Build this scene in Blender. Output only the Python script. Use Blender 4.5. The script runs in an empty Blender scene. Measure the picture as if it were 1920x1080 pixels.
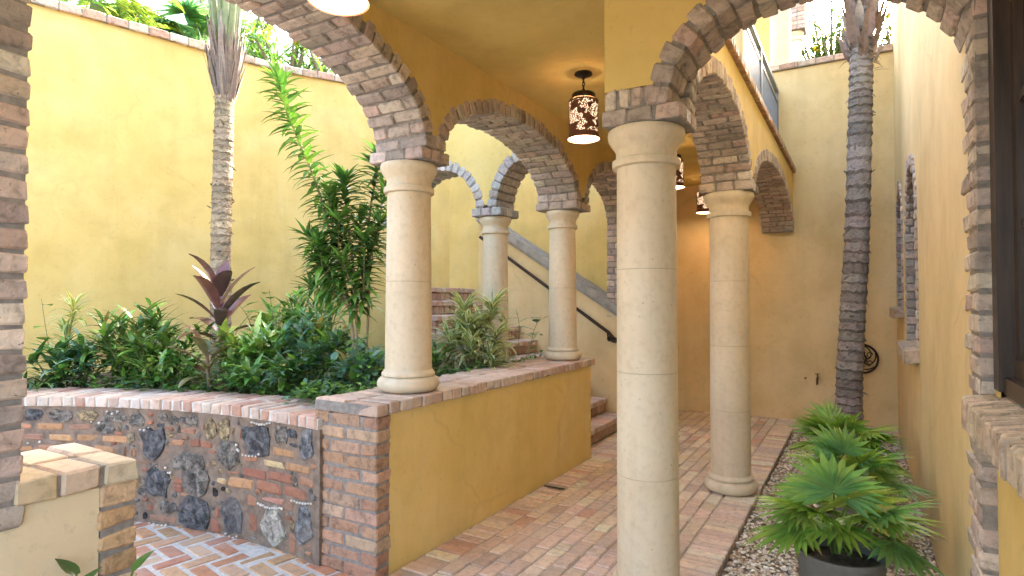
import bpy, math, random
from mathutils import Vector, Matrix
rnd = random.Random(7)
R = math.radians
V = Vector
sc = bpy.context.scene
COL = sc.collection

# ------------------------------------------------------------------ camera
cam_d = bpy.data.cameras.new('camera')
cam_d.sensor_width = 36.0
cam_d.lens = 36.0 * 1120 / 1920
cam_d.clip_start = 0.02
cam_d.clip_end = 2000
cam = bpy.data.objects.new('camera', cam_d)
COL.objects.link(cam)
cam.location = (0, 0, 1.5)
cam.rotation_euler = (R(90 + 1.25), 0, R(30.2))
sc.camera = cam

# ------------------------------------------------------------------ sky + sun
SUN_DIR = V((0.015, 0.86, 0.50)).normalized()      # towards the sun
el = math.asin(SUN_DIR.z)
world = bpy.data.worlds.new('World')
sc.world = world
world.use_nodes = True
nt = world.node_tree
sky = nt.nodes.new('ShaderNodeTexSky')
sky.sky_type = 'NISHITA'
sky.sun_disc = False
sky.sun_elevation = el
sky.sun_rotation = math.atan2(SUN_DIR.x, SUN_DIR.y)
sky.air_density = 1.0
sky.dust_density = 6.0
sky.ozone_density = 0.6
bg = nt.nodes['Background']
bg.inputs['Strength'].default_value = 0.15
nt.links.new(sky.outputs[0], bg.inputs[0])

sun_d = bpy.data.lights.new('sun', 'SUN')
sun_d.energy = 2.6
sun_d.angle = R(0.5)
sun_d.color = (1.0, 0.95, 0.86)
sun = bpy.data.objects.new('sun', sun_d)
COL.objects.link(sun)
sun.location = (4, 20, 20)
sun.rotation_euler = SUN_DIR.to_track_quat('Z', 'Y').to_euler()

sc.view_settings.view_transform = 'Standard'
sc.view_settings.look = 'None'
sc.view_settings.gamma = 1.0
sc.view_settings.exposure = 3.5
sc.render.engine = 'CYCLES'
sc.cycles.max_bounces = 10
sc.cycles.diffuse_bounces = 7
sc.cycles.transparent_max_bounces = 12
sc.cycles.use_denoising = True
sc.cycles.sample_clamp_indirect = 6.0

# ------------------------------------------------------------------ materials
def new_mat(name):
    m = bpy.data.materials.new(name)
    m.use_nodes = True
    t = m.node_tree
    b = t.nodes['Principled BSDF']
    return m, t, b

def node(t, kind, **kw):
    n = t.nodes.new(kind)
    for k, v in kw.items():
        if k in n.inputs.keys():
            n.inputs[k].default_value = v
        else:
            setattr(n, k, v)
    return n

def coords(t):
    return t.nodes.new('ShaderNodeTexCoord').outputs['Object']

def noise(t, co, scale, detail=4, rough=.55, dist=0.0):
    n = node(t, 'ShaderNodeTexNoise', Scale=scale, Detail=detail, Roughness=rough, Distortion=dist)
    t.links.new(co, n.inputs['Vector'])
    return n.outputs['Fac']

def ramp(t, fac, stops):
    r = t.nodes.new('ShaderNodeValToRGB')
    e = r.color_ramp.elements
    e[0].position, e[0].color = stops[0][0], (*stops[0][1], 1)
    e[1].position, e[1].color = stops[-1][0], (*stops[-1][1], 1)
    for p, c in stops[1:-1]:
        x = e.new(p)
        x.color = (*c, 1)
    t.links.new(fac, r.inputs['Fac'])
    return r.outputs['Color']

def mix(t, a, b, fac, mode='MIX'):
    m = t.nodes.new('ShaderNodeMix')
    m.data_type = 'RGBA'
    m.blend_type = mode
    for sock, val in ((m.inputs[6], a), (m.inputs[7], b), (m.inputs[0], fac)):
        if hasattr(val, 'links'):
            t.links.new(val, sock)
        elif isinstance(val, tuple):
            sock.default_value = (*val, 1)
        else:
            sock.default_value = val
    return m.outputs[2]

def bump(t, b, h, strength=.3, dist=.01):
    n = node(t, 'ShaderNodeBump', Strength=strength, Distance=dist)
    t.links.new(h, n.inputs['Height'])
    t.links.new(n.outputs[0], b.inputs['Normal'])
    return n

def madd(t, a, k, c):
    m = t.nodes.new('ShaderNodeMath')
    m.operation = 'MULTIPLY_ADD'
    t.links.new(a, m.inputs[0])
    m.inputs[1].default_value = k
    if hasattr(c, 'links'):
        t.links.new(c, m.inputs[2])
    else:
        m.inputs[2].default_value = c
    return m.outputs[0]

def mat_plaster(name, c1, c2, c3, seed=0.0):
    m, t, b = new_mat(name)
    co0 = coords(t)
    mp = node(t, 'ShaderNodeMapping')
    mp.inputs['Location'].default_value = (seed, seed * .7, seed * .3)
    t.links.new(co0, mp.inputs['Vector'])
    co = mp.outputs[0]
    big = noise(t, co, .8, 5, .6, .6)
    col = ramp(t, big, [(.30, c1), (.5, c2), (.72, c3)])
    fine = noise(t, co, 2.6, 6, .6, .35)
    col = mix(t, col, ramp(t, fine, [(.33, (.86, .84, .80)), (.55, (1, 1, 1)), (.75, (1.06, 1.05, 1.04))]), .75, 'MULTIPLY')
    sp = noise(t, co, 26, 3)
    col = mix(t, col, ramp(t, sp, [(.28, (.80, .78, .74)), (.40, (1, 1, 1))]), .5, 'MULTIPLY')
    mps = node(t, 'ShaderNodeMapping')
    mps.inputs['Scale'].default_value = (3.0, 3.0, .25)
    t.links.new(co, mps.inputs['Vector'])
    streak = noise(t, mps.outputs[0], 1.6, 4, .6, .3)
    col = mix(t, col, ramp(t, streak, [(.34, (.86, .85, .82)), (.52, (1, 1, 1))]), .4, 'MULTIPLY')
    # trowel ridges
    vo = node(t, 'ShaderNodeTexVoronoi', Scale=1.6)
    vo.feature = 'SMOOTH_F1'
    wob = node(t, 'ShaderNodeMapping')
    wob.inputs['Scale'].default_value = (1, 1, 1.7)
    t.links.new(co, wob.inputs['Vector'])
    wn = node(t, 'ShaderNodeTexNoise', Scale=1.7, Detail=4.0)
    t.links.new(wob.outputs[0], wn.inputs['Vector'])
    t.links.new(mix(t, wob.outputs[0], wn.outputs['Color'], .35), vo.inputs['Vector'])
    h = madd(t, fine, .8, madd(t, vo.outputs['Distance'], .5, madd(t, noise(t, co, 11, 5, .6, 2.0), .28, madd(t, noise(t, co, 70, 2), .15, 0.0))))
    ve = node(t, 'ShaderNodeTexVoronoi', Scale=.9)
    ve.feature = 'DISTANCE_TO_EDGE'
    t.links.new(mix(t, co, wn.outputs['Color'], .30), ve.inputs['Vector'])
    ln = ramp(t, ve.outputs['Distance'], [(.0, (1, 1, 1)), (.010, (.3, .3, .3)), (.022, (0, 0, 0))])
    mk = ramp(t, noise(t, co, 1.3, 3), [(.50, (0, 0, 0)), (.60, (1, 1, 1))])
    ln = mix(t, ln, mk, 1.0, 'MULTIPLY')
    lnb = t.nodes.new('ShaderNodeRGBToBW'); t.links.new(ln, lnb.inputs[0])
    lm_ = node(t, 'ShaderNodeMath', operation='MULTIPLY'); lm_.inputs[1].default_value = .22
    t.links.new(lnb.outputs[0], lm_.inputs[0])
    col = mix(t, col, (.40, .29, .11), lm_.outputs[0])
    h = madd(t, lnb.outputs[0], .5, h)
    hm = node(t, 'ShaderNodeMath', operation='MULTIPLY')
    t.links.new(h, hm.inputs[0]); hm.inputs[1].default_value = .5
    t.links.new(col, b.inputs['Base Color'])
    b.inputs['Roughness'].default_value = .82
    bump(t, b, hm.outputs[0], .24, .03)
    return m

def mat_attr(name, rough=.85, nscale=22, lo=.62, bstr=.5, bdist=.006, specks=True, spec=.3, stain=0.0, rng=(.28, .5, .74), hi=1.16):
    """per-piece albedo from the mesh attribute 'bcol', worn by noise"""
    m, t, b = new_mat(name)
    at = t.nodes.new('ShaderNodeAttribute')
    at.attribute_name = 'bcol'
    co = coords(t)
    f = noise(t, co, nscale, 6, .65, .4)
    col = mix(t, at.outputs['Color'], ramp(t, f, [(rng[0], (lo, lo, lo)), (rng[1], (1, 1, 1)), (rng[2], (hi, hi * .98, hi * .96))]), 1.0, 'MULTIPLY')
    if specks:
        s = noise(t, co, nscale * 3.2, 3)
        col = mix(t, col, (.07, .06, .055), ramp(t, s, [(.66, (0, 0, 0)), (.73, (.75, .75, .75))]))
    if stain:
        s2 = noise(t, co, 2.4, 5, .6, .5)
        col = mix(t, col, (.58, .50, .44), ramp(t, s2, [(.48, (0, 0, 0)), (.72, (stain, stain, stain))]))
    t.links.new(col, b.inputs['Base Color'])
    b.inputs['Roughness'].default_value = rough
    b.inputs['Specular IOR Level'].default_value = spec
    h = madd(t, f, .8, noise(t, co, nscale * 4, 4))
    bump(t, b, h, bstr, bdist)
    return m

def mat_leaf(name, rough=.38, trans=.35, spec=.5):
    m, t, b = new_mat(name)
    at = t.nodes.new('ShaderNodeAttribute')
    at.attribute_name = 'bcol'
    co = coords(t)
    col = mix(t, at.outputs['Color'], ramp(t, noise(t, co, 14, 3), [(.3, (.75, .78, .7)), (.7, (1.15, 1.12, 1.05))]), 1.0, 'MULTIPLY')
    t.links.new(col, b.inputs['Base Color'])
    b.inputs['Roughness'].default_value = rough
    b.inputs['Specular IOR Level'].default_value = spec
    tr = t.nodes.new('ShaderNodeBsdfTranslucent')
    t.links.new(mix(t, col, (1.0, 1.0, .5), 1.0, 'MULTIPLY'), tr.inputs['Color'])
    ms = t.nodes.new('ShaderNodeMixShader')
    ms.inputs[0].default_value = trans
    out = t.nodes['Material Output']
    t.links.new(b.outputs[0], ms.inputs[1])
    t.links.new(tr.outputs[0], ms.inputs[2])
    t.links.new(ms.outputs[0], out.inputs['Surface'])
    return m

def mat_plain(name, c, rough=.6, metal=0.0, var=.25, nscale=12, bstr=.2, bdist=.004):
    m, t, b = new_mat(name)
    co = coords(t)
    f = noise(t, co, nscale, 5, .6, .3)
    lo = tuple(x * (1 - var) for x in c)
    hi = tuple(x * (1 + var * .6) for x in c)
    t.links.new(ramp(t, f, [(.3, lo), (.55, c), (.75, hi)]), b.inputs['Base Color'])
    b.inputs['Roughness'].default_value = rough
    b.inputs['Metallic'].default_value = metal
    bump(t, b, f, bstr, bdist)
    return m

M = {}
M['plaster'] = mat_plaster('ochre plaster', (.64, .46, .135), (.70, .51, .175), (.745, .57, .245))
M['plaster_b'] = mat_plaster('pale ochre plaster', (.65, .495, .235), (.71, .55, .29), (.75, .60, .35), 5.3)  # paler copy of the house ochre, with skylight put into its colour
M['plaster_c'] = mat_plaster('cream plaster', (.68, .545, .34), (.73, .60, .40), (.76, .64, .455), 2.2)  # lightest copy of that ochre, with daylight from behind put into its colour
M['plaster_ceiling'] = mat_plaster('ceiling plaster', (.60, .45, .125), (.66, .505, .16), (.70, .55, .205), 9.1)
M['brick'] = mat_attr('old grey brick', bstr=.8, bdist=.008, lo=.60, rng=(.33, .5, .68), hi=1.18)
M['brick_worn'] = mat_attr('worn paving brick', rough=.72, lo=.70, bstr=.4, specks=False, stain=.45)
M['brick_red'] = mat_attr('red brick', lo=.66)
M['mortar'] = mat_plain('grey mortar', (.27, .24, .215), .95, var=.35, nscale=30, bstr=.6)
M['mortar_pale'] = mat_plain('pale mortar', (.62, .60, .56), .95, var=.25, nscale=30, bstr=.4)
M['mortar_floor'] = mat_plain('sandy floor joint', (.44, .37, .31), .95, var=.3, nscale=30, bstr=.4)
M['mortar_rubble'] = mat_plain('brown rubble mortar', (.24, .175, .13), .95, var=.45, nscale=16, bstr=.9, bdist=.02)
M['stone'] = mat_attr('dark field stone', rough=.8, nscale=24, lo=.42, bstr=1.0, bdist=.03, stain=.4, rng=(.38, .50, .64), hi=1.7)
M['shell'] = mat_plain('white shell', (.75, .70, .62), .6, var=.1)
M['gravel'] = mat_attr('gravel pebble', lo=.75, specks=False, bstr=.2)
M['earth'] = mat_plain('brown earth', (.10, .075, .05), .95, var=.5, nscale=14, bstr=.9, bdist=.03)
M['gravel_bed'] = mat_plain('gravel bed', (.38, .30, .22), .95, var=.5, nscale=60, bstr=.9, bdist=.01)
M['ground'] = mat_plain('far ground', (.16, .14, .09), .95, var=.4, nscale=.6)
M['caststone'] = None
m, t, b = new_mat('cast stone')
co = coords(t)
f1 = noise(t, co, 2.2, 5, .6, .4)
f2 = noise(t, co, 30, 4)
cc = ramp(t, f1, [(.3, (.62, .515, .36)), (.52, (.69, .585, .425)), (.75, (.725, .63, .48))])
cc = mix(t, cc, ramp(t, f2, [(.30, (.8, .78, .74)), (.5, (1, 1, 1))]), .5, 'MULTIPLY')
mpc = node(t, 'ShaderNodeMapping'); mpc.inputs['Scale'].default_value = (7, 7, .7)
t.links.new(co, mpc.inputs['Vector'])
cc = mix(t, cc, ramp(t, noise(t, mpc.outputs[0], 1.5, 5, .6, .4), [(.30, (.84, .80, .73)), (.50, (1, 1, 1))]), .5, 'MULTIPLY')
cc = mix(t, cc, ramp(t, noise(t, co, 6, 4, .6, .8), [(.30, (.88, .85, .80)), (.46, (1, 1, 1))]), .5, 'MULTIPLY')
pit = noise(t, co, 48, 2)
cc = mix(t, cc, (.25, .19, .12), ramp(t, pit, [(.71, (0, 0, 0)), (.76, (.7, .7, .7))]))
t.links.new(cc, b.inputs['Base Color'])
b.inputs['Roughness'].default_value = .62
bump(t, b, madd(t, f1, 1.0, f2), .18, .006)
M['caststone'] = m
M['joint'] = mat_plain('stone joint', (.52, .43, .30), .9)
M['grey_stone'] = mat_plain('weathered grey coping stone', (.34, .315, .28), .85, var=.35, nscale=9, bstr=.6, bdist=.01)
M['wood'] = None
m, t, b = new_mat('dark stained timber')
co = coords(t)
mp = node(t, 'ShaderNodeMapping'); mp.inputs['Scale'].default_value = (14, 14, 1.2)
t.links.new(co, mp.inputs['Vector'])
f = noise(t, mp.outputs[0], 3, 5)
t.links.new(ramp(t, f, [(.3, (.028, .016, .010)), (.7, (.075, .045, .030))]), b.inputs['Base Color'])
b.inputs['Roughness'].default_value = .42
bump(t, b, f, .15, .003)
M['wood'] = m
M['iron'] = mat_plain('blackened iron', (.022, .020, .019), .5, .6, var=.3)
M['bronze'] = mat_plain('dark bronze', (.05, .034, .022), .42, .7, var=.4)
M['rail_metal'] = mat_plain('grey blue painted rail', (.20, .22, .26), .45, .1, var=.2)
M['pot'] = mat_plain('grey planter', (.165, .155, .135), .75, var=.25, nscale=8)
M['brass'] = mat_plain('tarnished brass', (.20, .12, .05), .45, .8)
M['pipe'] = mat_plain('pale pipe', (.55, .50, .42), .5)
M['bark'] = mat_attr('grey palm bark', rough=.95, nscale=16, lo=.5, bstr=.9, bdist=.02)
M['stem'] = mat_attr('tan stem', rough=.85, nscale=30, lo=.7, bstr=.5)
M['fibre'] = mat_attr('dry palm fibre', rough=.9, nscale=24, lo=.6, bstr=.6)
M['leaf'] = mat_leaf('leaf')
M['leaf_gloss'] = mat_leaf('glossy leaf', .24, .20, .8)
M['leaf_purple'] = mat_leaf('purple leaf', .22, .12, .8)
M['leaf_thin'] = mat_leaf('thin backlit leaf', .7, .60, .1)
M['leaf_shade'] = mat_leaf('small tough leaf', 1.0, .25, .0)
M['petal'] = mat_leaf('petal', .6, .4, .3)
M['white_trunk'] = mat_plain('pale palm trunk', (.55, .52, .48), .9, var=.2, nscale=5)

m, t, b = new_mat('window glass')
b.inputs['Base Color'].default_value = (.03, .035, .035, 1)
b.inputs['Roughness'].default_value = .04
b.inputs['Specular IOR Level'].default_value = .8
tr = t.nodes.new('ShaderNodeBsdfTransparent')
tr.inputs['Color'].default_value = (.8, .85, .82, 1)
ms = t.nodes.new('ShaderNodeMixShader')
ms.inputs[0].default_value = .75
bump(t, b, noise(t, coords(t), 2.5, 1), .05, .01)
t.links.new(tr.outputs[0], ms.inputs[1]); t.links.new(b.outputs[0], ms.inputs[2])
t.links.new(ms.outputs[0], t.nodes['Material Output'].inputs['Surface'])
M['glass'] = m

m, t, b = new_mat('perforated lamp metal')
co = coords(t)
vor = node(t, 'ShaderNodeTexVoronoi', Scale=135.0)
t.links.new(co, vor.inputs['Vector'])
hole = node(t, 'ShaderNodeMath', operation='LESS_THAN'); hole.inputs[1].default_value = .36
t.links.new(vor.outputs['Distance'], hole.inputs[0])
pat = node(t, 'ShaderNodeMath', operation='GREATER_THAN'); pat.inputs[1].default_value = .485
t.links.new(noise(t, co, 13, 1, .5, 1.1), pat.inputs[0])
sepz = t.nodes.new('ShaderNodeSeparateXYZ'); t.links.new(co, sepz.inputs[0])
zlo = node(t, 'ShaderNodeMath', operation='GREATER_THAN'); zlo.inputs[1].default_value = .045
t.links.new(sepz.outputs['Z'], zlo.inputs[0])
zhi = node(t, 'ShaderNodeMath', operation='LESS_THAN'); zhi.inputs[1].default_value = .262
t.links.new(sepz.outputs['Z'], zhi.inputs[0])
def mul(a, bb):
    x = node(t, 'ShaderNodeMath', operation='MULTIPLY')
    t.links.new(a, x.inputs[0]); t.links.new(bb, x.inputs[1])
    return x.outputs[0]
msk = mul(mul(hole.outputs[0], pat.outputs[0]), mul(zlo.outputs[0], zhi.outputs[0]))
b.inputs['Base Color'].default_value = (.20, .085, .060, 1)
b.inputs['Metallic'].default_value = .5
b.inputs['Roughness'].default_value = .45
tr = t.nodes.new('ShaderNodeBsdfTransparent')
ms = t.nodes.new('ShaderNodeMixShader')
t.links.new(msk, ms.inputs[0]); t.links.new(b.outputs[0], ms.inputs[1]); t.links.new(tr.outputs[0], ms.inputs[2])
t.links.new(ms.outputs[0], t.nodes['Material Output'].inputs['Surface'])
M['lamp_shade'] = m

def mat_emit(name, c, s):
    m, t, b = new_mat(name)
    b.inputs['Base Color'].default_value = (*c, 1)
    b.inputs['Emission Color'].default_value = (*c, 1)
    b.inputs['Emission Strength'].default_value = s
    return m
M['lamp_liner'] = mat_emit('lit frosted liner', (1.0, .72, .46), .34)
M['bulb'] = mat_emit('lit bulb', (1.0, .84, .55), 4.0)

# ------------------------------------------------------------------ mesh builder
ORG = {}
class MB:
    def __init__(s):
        s.v = []; s.f = []; s.m = []; s.c = []
    def face(s, idx, mat=0, col=(.5, .5, .5)):
        s.f.append(idx); s.m.append(mat); s.c.append(col)
    def poly(s, pts, mat=0, col=(.5, .5, .5)):
        n = len(s.v); s.v += [tuple(p) for p in pts]
        s.face(tuple(range(n, n + len(pts))), mat, col)
    def box(s, a, b, mat=0, col=(.5, .5, .5)):
        x0, y0, z0 = a; x1, y1, z1 = b
        n = len(s.v)
        s.v += [(x0, y0, z0), (x1, y0, z0), (x1, y1, z0), (x0, y1, z0), (x0, y0, z1), (x1, y0, z1), (x1, y1, z1), (x0, y1, z1)]
        for q in ((0, 3, 2, 1), (4, 5, 6, 7), (0, 1, 5, 4), (1, 2, 6, 5), (2, 3, 7, 6), (3, 0, 4, 7)):
            s.face(tuple(n + i for i in q), mat, col)
    def tube(s, pts, rad, n=10, mat=0, col=(.5, .5, .5), cap=True, colf=None, flat=1.0):
        pts = [V(p) for p in pts]
        if not isinstance(rad, (list, tuple)):
            rad = [rad] * len(pts)
        base = len(s.v)
        prev = None
        for i, p in enumerate(pts):
            d = (pts[min(i + 1, len(pts) - 1)] - pts[max(i - 1, 0)]).normalized()
            if prev is None:
                a = V((0, 0, 1)) if abs(d.z) < .9 else V((1, 0, 0))
                u = d.cross(a).normalized()
            else:
                u = (prev - d * prev.dot(d)).normalized()
            prev = u
            w = d.cross(u)
            for k in range(n):
                an = 2 * math.pi * k / n
                s.v.append(tuple(p + (u * math.cos(an) + w * math.sin(an) * flat) * rad[i]))
        for i in range(len(pts) - 1):
            cc = colf(i) if colf else col
            for k in range(n):
                a = base + i * n + k; b2 = base + i * n + (k + 1) % n
                s.face((a, b2, b2 + n, a + n), mat, cc)
        if cap:
            s.face(tuple(base + k for k in reversed(range(n))), mat, col)
            e = base + (len(pts) - 1) * n
            s.face(tuple(e + k for k in range(n)), mat, col)
    def lathe(s, prof, c, n=48, mat=0, col=(.5, .5, .5), seam=False, cap=True, matf=None):
        base = len(s.v)
        for (r, z) in prof:
            for k in range(n):
                a = 2 * math.pi * k / n
                rr = r - (.0035 if seam and k in (3, n // 2 + 3) else 0)
                s.v.append((c[0] + rr * math.cos(a), c[1] + rr * math.sin(a), c[2] + z))
        for i in range(len(prof) - 1):
            mm = matf(i) if matf else mat
            for k in range(n):
                a = base + i * n + k; b2 = base + i * n + (k + 1) % n
                s.face((a, b2, b2 + n, a + n), mm, col)
        if cap:
            s.face(tuple(base + k for k in reversed(range(n))), mat, col)
            e = base + (len(prof) - 1) * n
            s.face(tuple(e + k for k in range(n)), mat, col)
    def brick(s, fn, x0, x1, y0, y1, z0, z1, mat=0, col=(.5, .5, .5), ch=.006, jit=.003):
        """chamfered, slightly irregular brick; fn maps local coordinates to the world"""
        base = len(s.v)
        def J():
            return rnd.uniform(-jit, jit)
        ids = {}
        for ix in (0, 1):
            for iy in (0, 1):
                for iz in (0, 1):
                    jx, jy, jz = J(), J(), J()
                    X = (x1 if ix else x0) + jx; Y = (y1 if iy else y0) + jy; Z = (z1 if iz else z0) + jz
                    cx = ch * rnd.uniform(.6, 1.7)
                    sx = -1 if ix else 1; sy = -1 if iy else 1; sz = -1 if iz else 1
                    for ax, (dx, dy, dz) in enumerate(((0, 1, 1), (1, 0, 1), (1, 1, 0))):
                        ids[(ix, iy, iz, ax)] = len(s.v)
                        s.v.append(tuple(fn(X + sx * cx * dx, Y + sy * cx * dy, Z + sz * cx * dz)))
        F = []
        for sd in (0, 1):
            q = [(sd, 0, 0, 0), (sd, 1, 0, 0), (sd, 1, 1, 0), (sd, 0, 1, 0)]; F.append(q if sd else q[::-1])
            q = [(0, sd, 0, 1), (0, sd, 1, 1), (1, sd, 1, 1), (1, sd, 0, 1)]; F.append(q if sd else q[::-1])
            q = [(0, 0, sd, 2), (1, 0, sd, 2), (1, 1, sd, 2), (0, 1, sd, 2)]; F.append(q if sd else q[::-1])
        for a in (0, 1):
            for b2 in (0, 1):
                F.append([(a, b2, 0, 0), (a, b2, 0, 1), (a, b2, 1, 1), (a, b2, 1, 0)])
                F.append([(a, 0, b2, 0), (a, 0, b2, 2), (a, 1, b2, 2), (a, 1, b2, 0)])
                F.append([(0, a, b2, 1), (0, a, b2, 2), (1, a, b2, 2), (1, a, b2, 1)])
        for a in (0, 1):
            for b2 in (0, 1):
                for c2 in (0, 1):
                    F.append([(a, b2, c2, 0), (a, b2, c2, 1), (a, b2, c2, 2)])
        for q in F:
            s.face(tuple(ids[k] for k in q), mat, col)
    def leaf(s, p, d, up, L, W, droop=.5, n=4, fold=.2, col=(.05, .12, .03), edge=None, kind='lance', mat=0, tip=None):
        p = V(p); d = V(d).normalized(); up = V(up)
        side = d.cross(up)
        if side.length < 1e-3:
            side = d.cross(V((1, 0, 0)))
        side.normalize()
        nor = side.cross(d).normalized()
        step = L / n
        rows = []
        for i in range(n + 1):
            tt = i / n
            if kind == 'lance':
                w = W * max(.04, math.sin(math.pi * min(1, tt * .93 + .07) ** .75))
            elif kind == 'ovate':
                w = W * max(.05, math.sin(math.pi * (tt * .9 + .1) ** .7))
            elif kind == 'oblong':
                w = W * max(.06, math.sin(math.pi * min(1, tt * .94 + .05) ** .95)) ** .6
            elif kind == 'strap':
                w = W * (min(1, tt * 6 + .4)) * (1 - tt ** 3) + .0015
            else:
                w = W * max(.05, math.sin(math.pi * tt ** .6))
            rows.append((p.copy(), w * .5, nor.copy()))
            ang = droop / n * (.4 + 1.2 * tt)
            d2 = (d * math.cos(ang) - nor * math.sin(ang)).normalized()
            nor = (nor * math.cos(ang) + d * math.sin(ang)).normalized()
            d = d2
            p = p + d * step
        base = len(s.v)
        if edge is None:
            for (q, w, nn) in rows:
                s.v += [tuple(q - side * w + nn * w * fold), tuple(q), tuple(q + side * w + nn * w * fold)]
            for i in range(n):
                a = base + i * 3
                cc = tip if tip is not None and i >= n - 1 else col
                s.face((a, a + 1, a + 4, a + 3), mat, cc)
                s.face((a + 1, a + 2, a + 5, a + 4), mat, cc)
        else:
            for (q, w, nn) in rows:
                s.v += [tuple(q - side * w + nn * w * fold), tuple(q - side * w * .45 + nn * w * fold * .4), tuple(q + side * w * .45 + nn * w * fold * .4), tuple(q + side * w + nn * w * fold)]
            for i in range(n):
                a = base + i * 4
                s.face((a, a + 1, a + 5, a + 4), mat, edge)
                s.face((a + 1, a + 2, a + 6, a + 5), mat, col)
                s.face((a + 2, a + 3, a + 7, a + 6), mat, edge)
    def build(s, name, mats, parent=None, smooth=False, loc=None, mod=None):
        me = bpy.data.meshes.new(name)
        if parent is not None:
            org = ORG[parent.name]
        else:
            org = V(loc) if loc is not None else V((0, 0, 0))
        if not isinstance(mats, (list, tuple)):
            mats = [mats]
        vs = [(x - org.x, y - org.y, z - org.z) for x, y, z in s.v]
        me.from_pydata(vs, [], s.f)
        for mm in mats:
            me.materials.append(M[mm])
        me.polygons.foreach_set('material_index', s.m)
        if smooth:
            me.polygons.foreach_set('use_smooth', [True] * len(s.f))
            me.set_sharp_from_angle(angle=R(38))
        at = me.attributes.new('bcol', 'FLOAT_COLOR', 'FACE')
        buf = []
        for c in s.c:
            buf += [c[0], c[1], c[2], 1.0]
        at.data.foreach_set('color', buf)
        me.update()
        o = bpy.data.objects.new(name, me)
        COL.objects.link(o)
        if parent is not None:
            o.parent = parent
        else:
            o.location = org
        ORG[o.name] = org
        return o

def tag(o, label=None, cat=None, group=None, kind=None):
    if label: o['label'] = label
    if cat: o['category'] = cat
    if group: o['group'] = group
    if kind: o['kind'] = kind
    return o

def thing(name, label, cat, loc, group=None):
    o = bpy.data.objects.new(name, None)
    o.empty_display_size = .1
    COL.objects.link(o)
    o.location = loc
    ORG[o.name] = V(loc)
    return tag(o, label, cat, group)

def copy_thing(o, loc, label):
    def cp(x, par):
        c = x.copy()
        COL.objects.link(c)
        if par: c.parent = par
        for ch in x.children:
            cp(ch, c)
        return c
    kids = cp(o, None)
    kids.location = loc
    kids['label'] = label
    ORG[kids.name] = V(loc)
    return kids

ID = lambda x, y, z: (x, y, z)
def jc(c, a=.12):
    k = 1 + rnd.uniform(-a, a)
    return tuple(max(.01, x * k * (1 + rnd.uniform(-.03, .03))) for x in c)
def pal_arch():
    return jc(rnd.choice([(.50, .405, .335), (.45, .365, .31), (.55, .455, .38), (.41, .345, .30), (.51, .385, .325), (.60, .515, .43), (.47, .395, .35), (.37, .305, .265)]), .14)
def pal_pier():
    return jc(rnd.choice([(.44, .26, .165), (.40, .235, .155), (.47, .30, .20), (.42, .27, .19), (.38, .21, .14), (.50, .34, .23)]), .12)
def pal_cap():
    return jc(rnd.choice([(.56, .40, .31), (.55, .42, .34), (.52, .33, .25), (.60, .48, .40), (.50, .36, .29)]), .12)
def pal_orange():
    return jc(rnd.choice([(.53, .34, .19), (.56, .39, .24), (.52, .31, .18), (.60, .46, .31), (.50, .36, .20)]), .12)
def pal_floor():
    r = rnd.random()
    if r < .07: return jc((.70, .62, .47), .08)
    if r < .11: return jc((.58, .36, .26), .1)
    return jc(rnd.choice([(.63, .475, .365), (.66, .52, .40), (.60, .45, .36), (.70, .585, .45), (.56, .42, .335), (.65, .49, .41), (.67, .525, .37)]), .12)
def pal_skylit():  # arch brick greyed and cooled so its colour carries the skylight
    return jc(rnd.choice([(.46, .41, .38), (.50, .46, .43), (.42, .36, .33), (.52, .47, .42), (.48, .40, .37)]), .12)
def pal_patio():
    return jc(rnd.choice([(.52, .29, .165), (.48, .24, .14), (.56, .35, .21), (.60, .42, .27), (.50, .31, .17), (.44, .20, .125)]), .12)
def pal_red():
    return jc(rnd.choice([(.32, .145, .09), (.35, .17, .105), (.27, .12, .08), (.40, .21, .125), (.30, .17, .115)]), .15)

def wall_y(mb, x0, x1, ys, ranges, mat=0):
    """wall in the Y-Z plane, thickness x0..x1; ranges(y0,y1) gives the solid z ranges as ((zl0,zl1),(zh0,zh1))"""
    for i in range(len(ys) - 1):
        ya, yb = ys[i], ys[i + 1]
        for (la, ha), (lb, hb) in zip(ranges(ya, 1), ranges(yb, -1)):
            n = len(mb.v)
            mb.v += [(x0, ya, la), (x1, ya, la), (x1, yb, lb), (x0, yb, lb), (x0, ya, ha), (x1, ya, ha), (x1, yb, hb), (x0, yb, hb)]
            q = [(0, 3, 2, 1), (4, 5, 6, 7), (1, 2, 6, 5), (3, 0, 4, 7)]
            if i == 0 or True:
                pass
            for f in q:
                mb.face(tuple(n + k for k in f), mat)
    for y, sg in ((ys[0], 1), (ys[-1], -1)):
        for (l, h) in ranges(y, sg):
            mb.poly([(x0, y, l), (x1, y, l), (x1, y, h), (x0, y, h)], mat)

def wall_x(mb, y0, y1, xs, ranges, mat=0):
    t2 = MB()
    wall_y(t2, y0, y1, xs, ranges, mat)
    n = len(mb.v)
    mb.v += [(y, x, z) for (x, y, z) in t2.v]
    for f in t2.f:
        mb.face(tuple(n + k for k in reversed(f)), mat)

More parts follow.
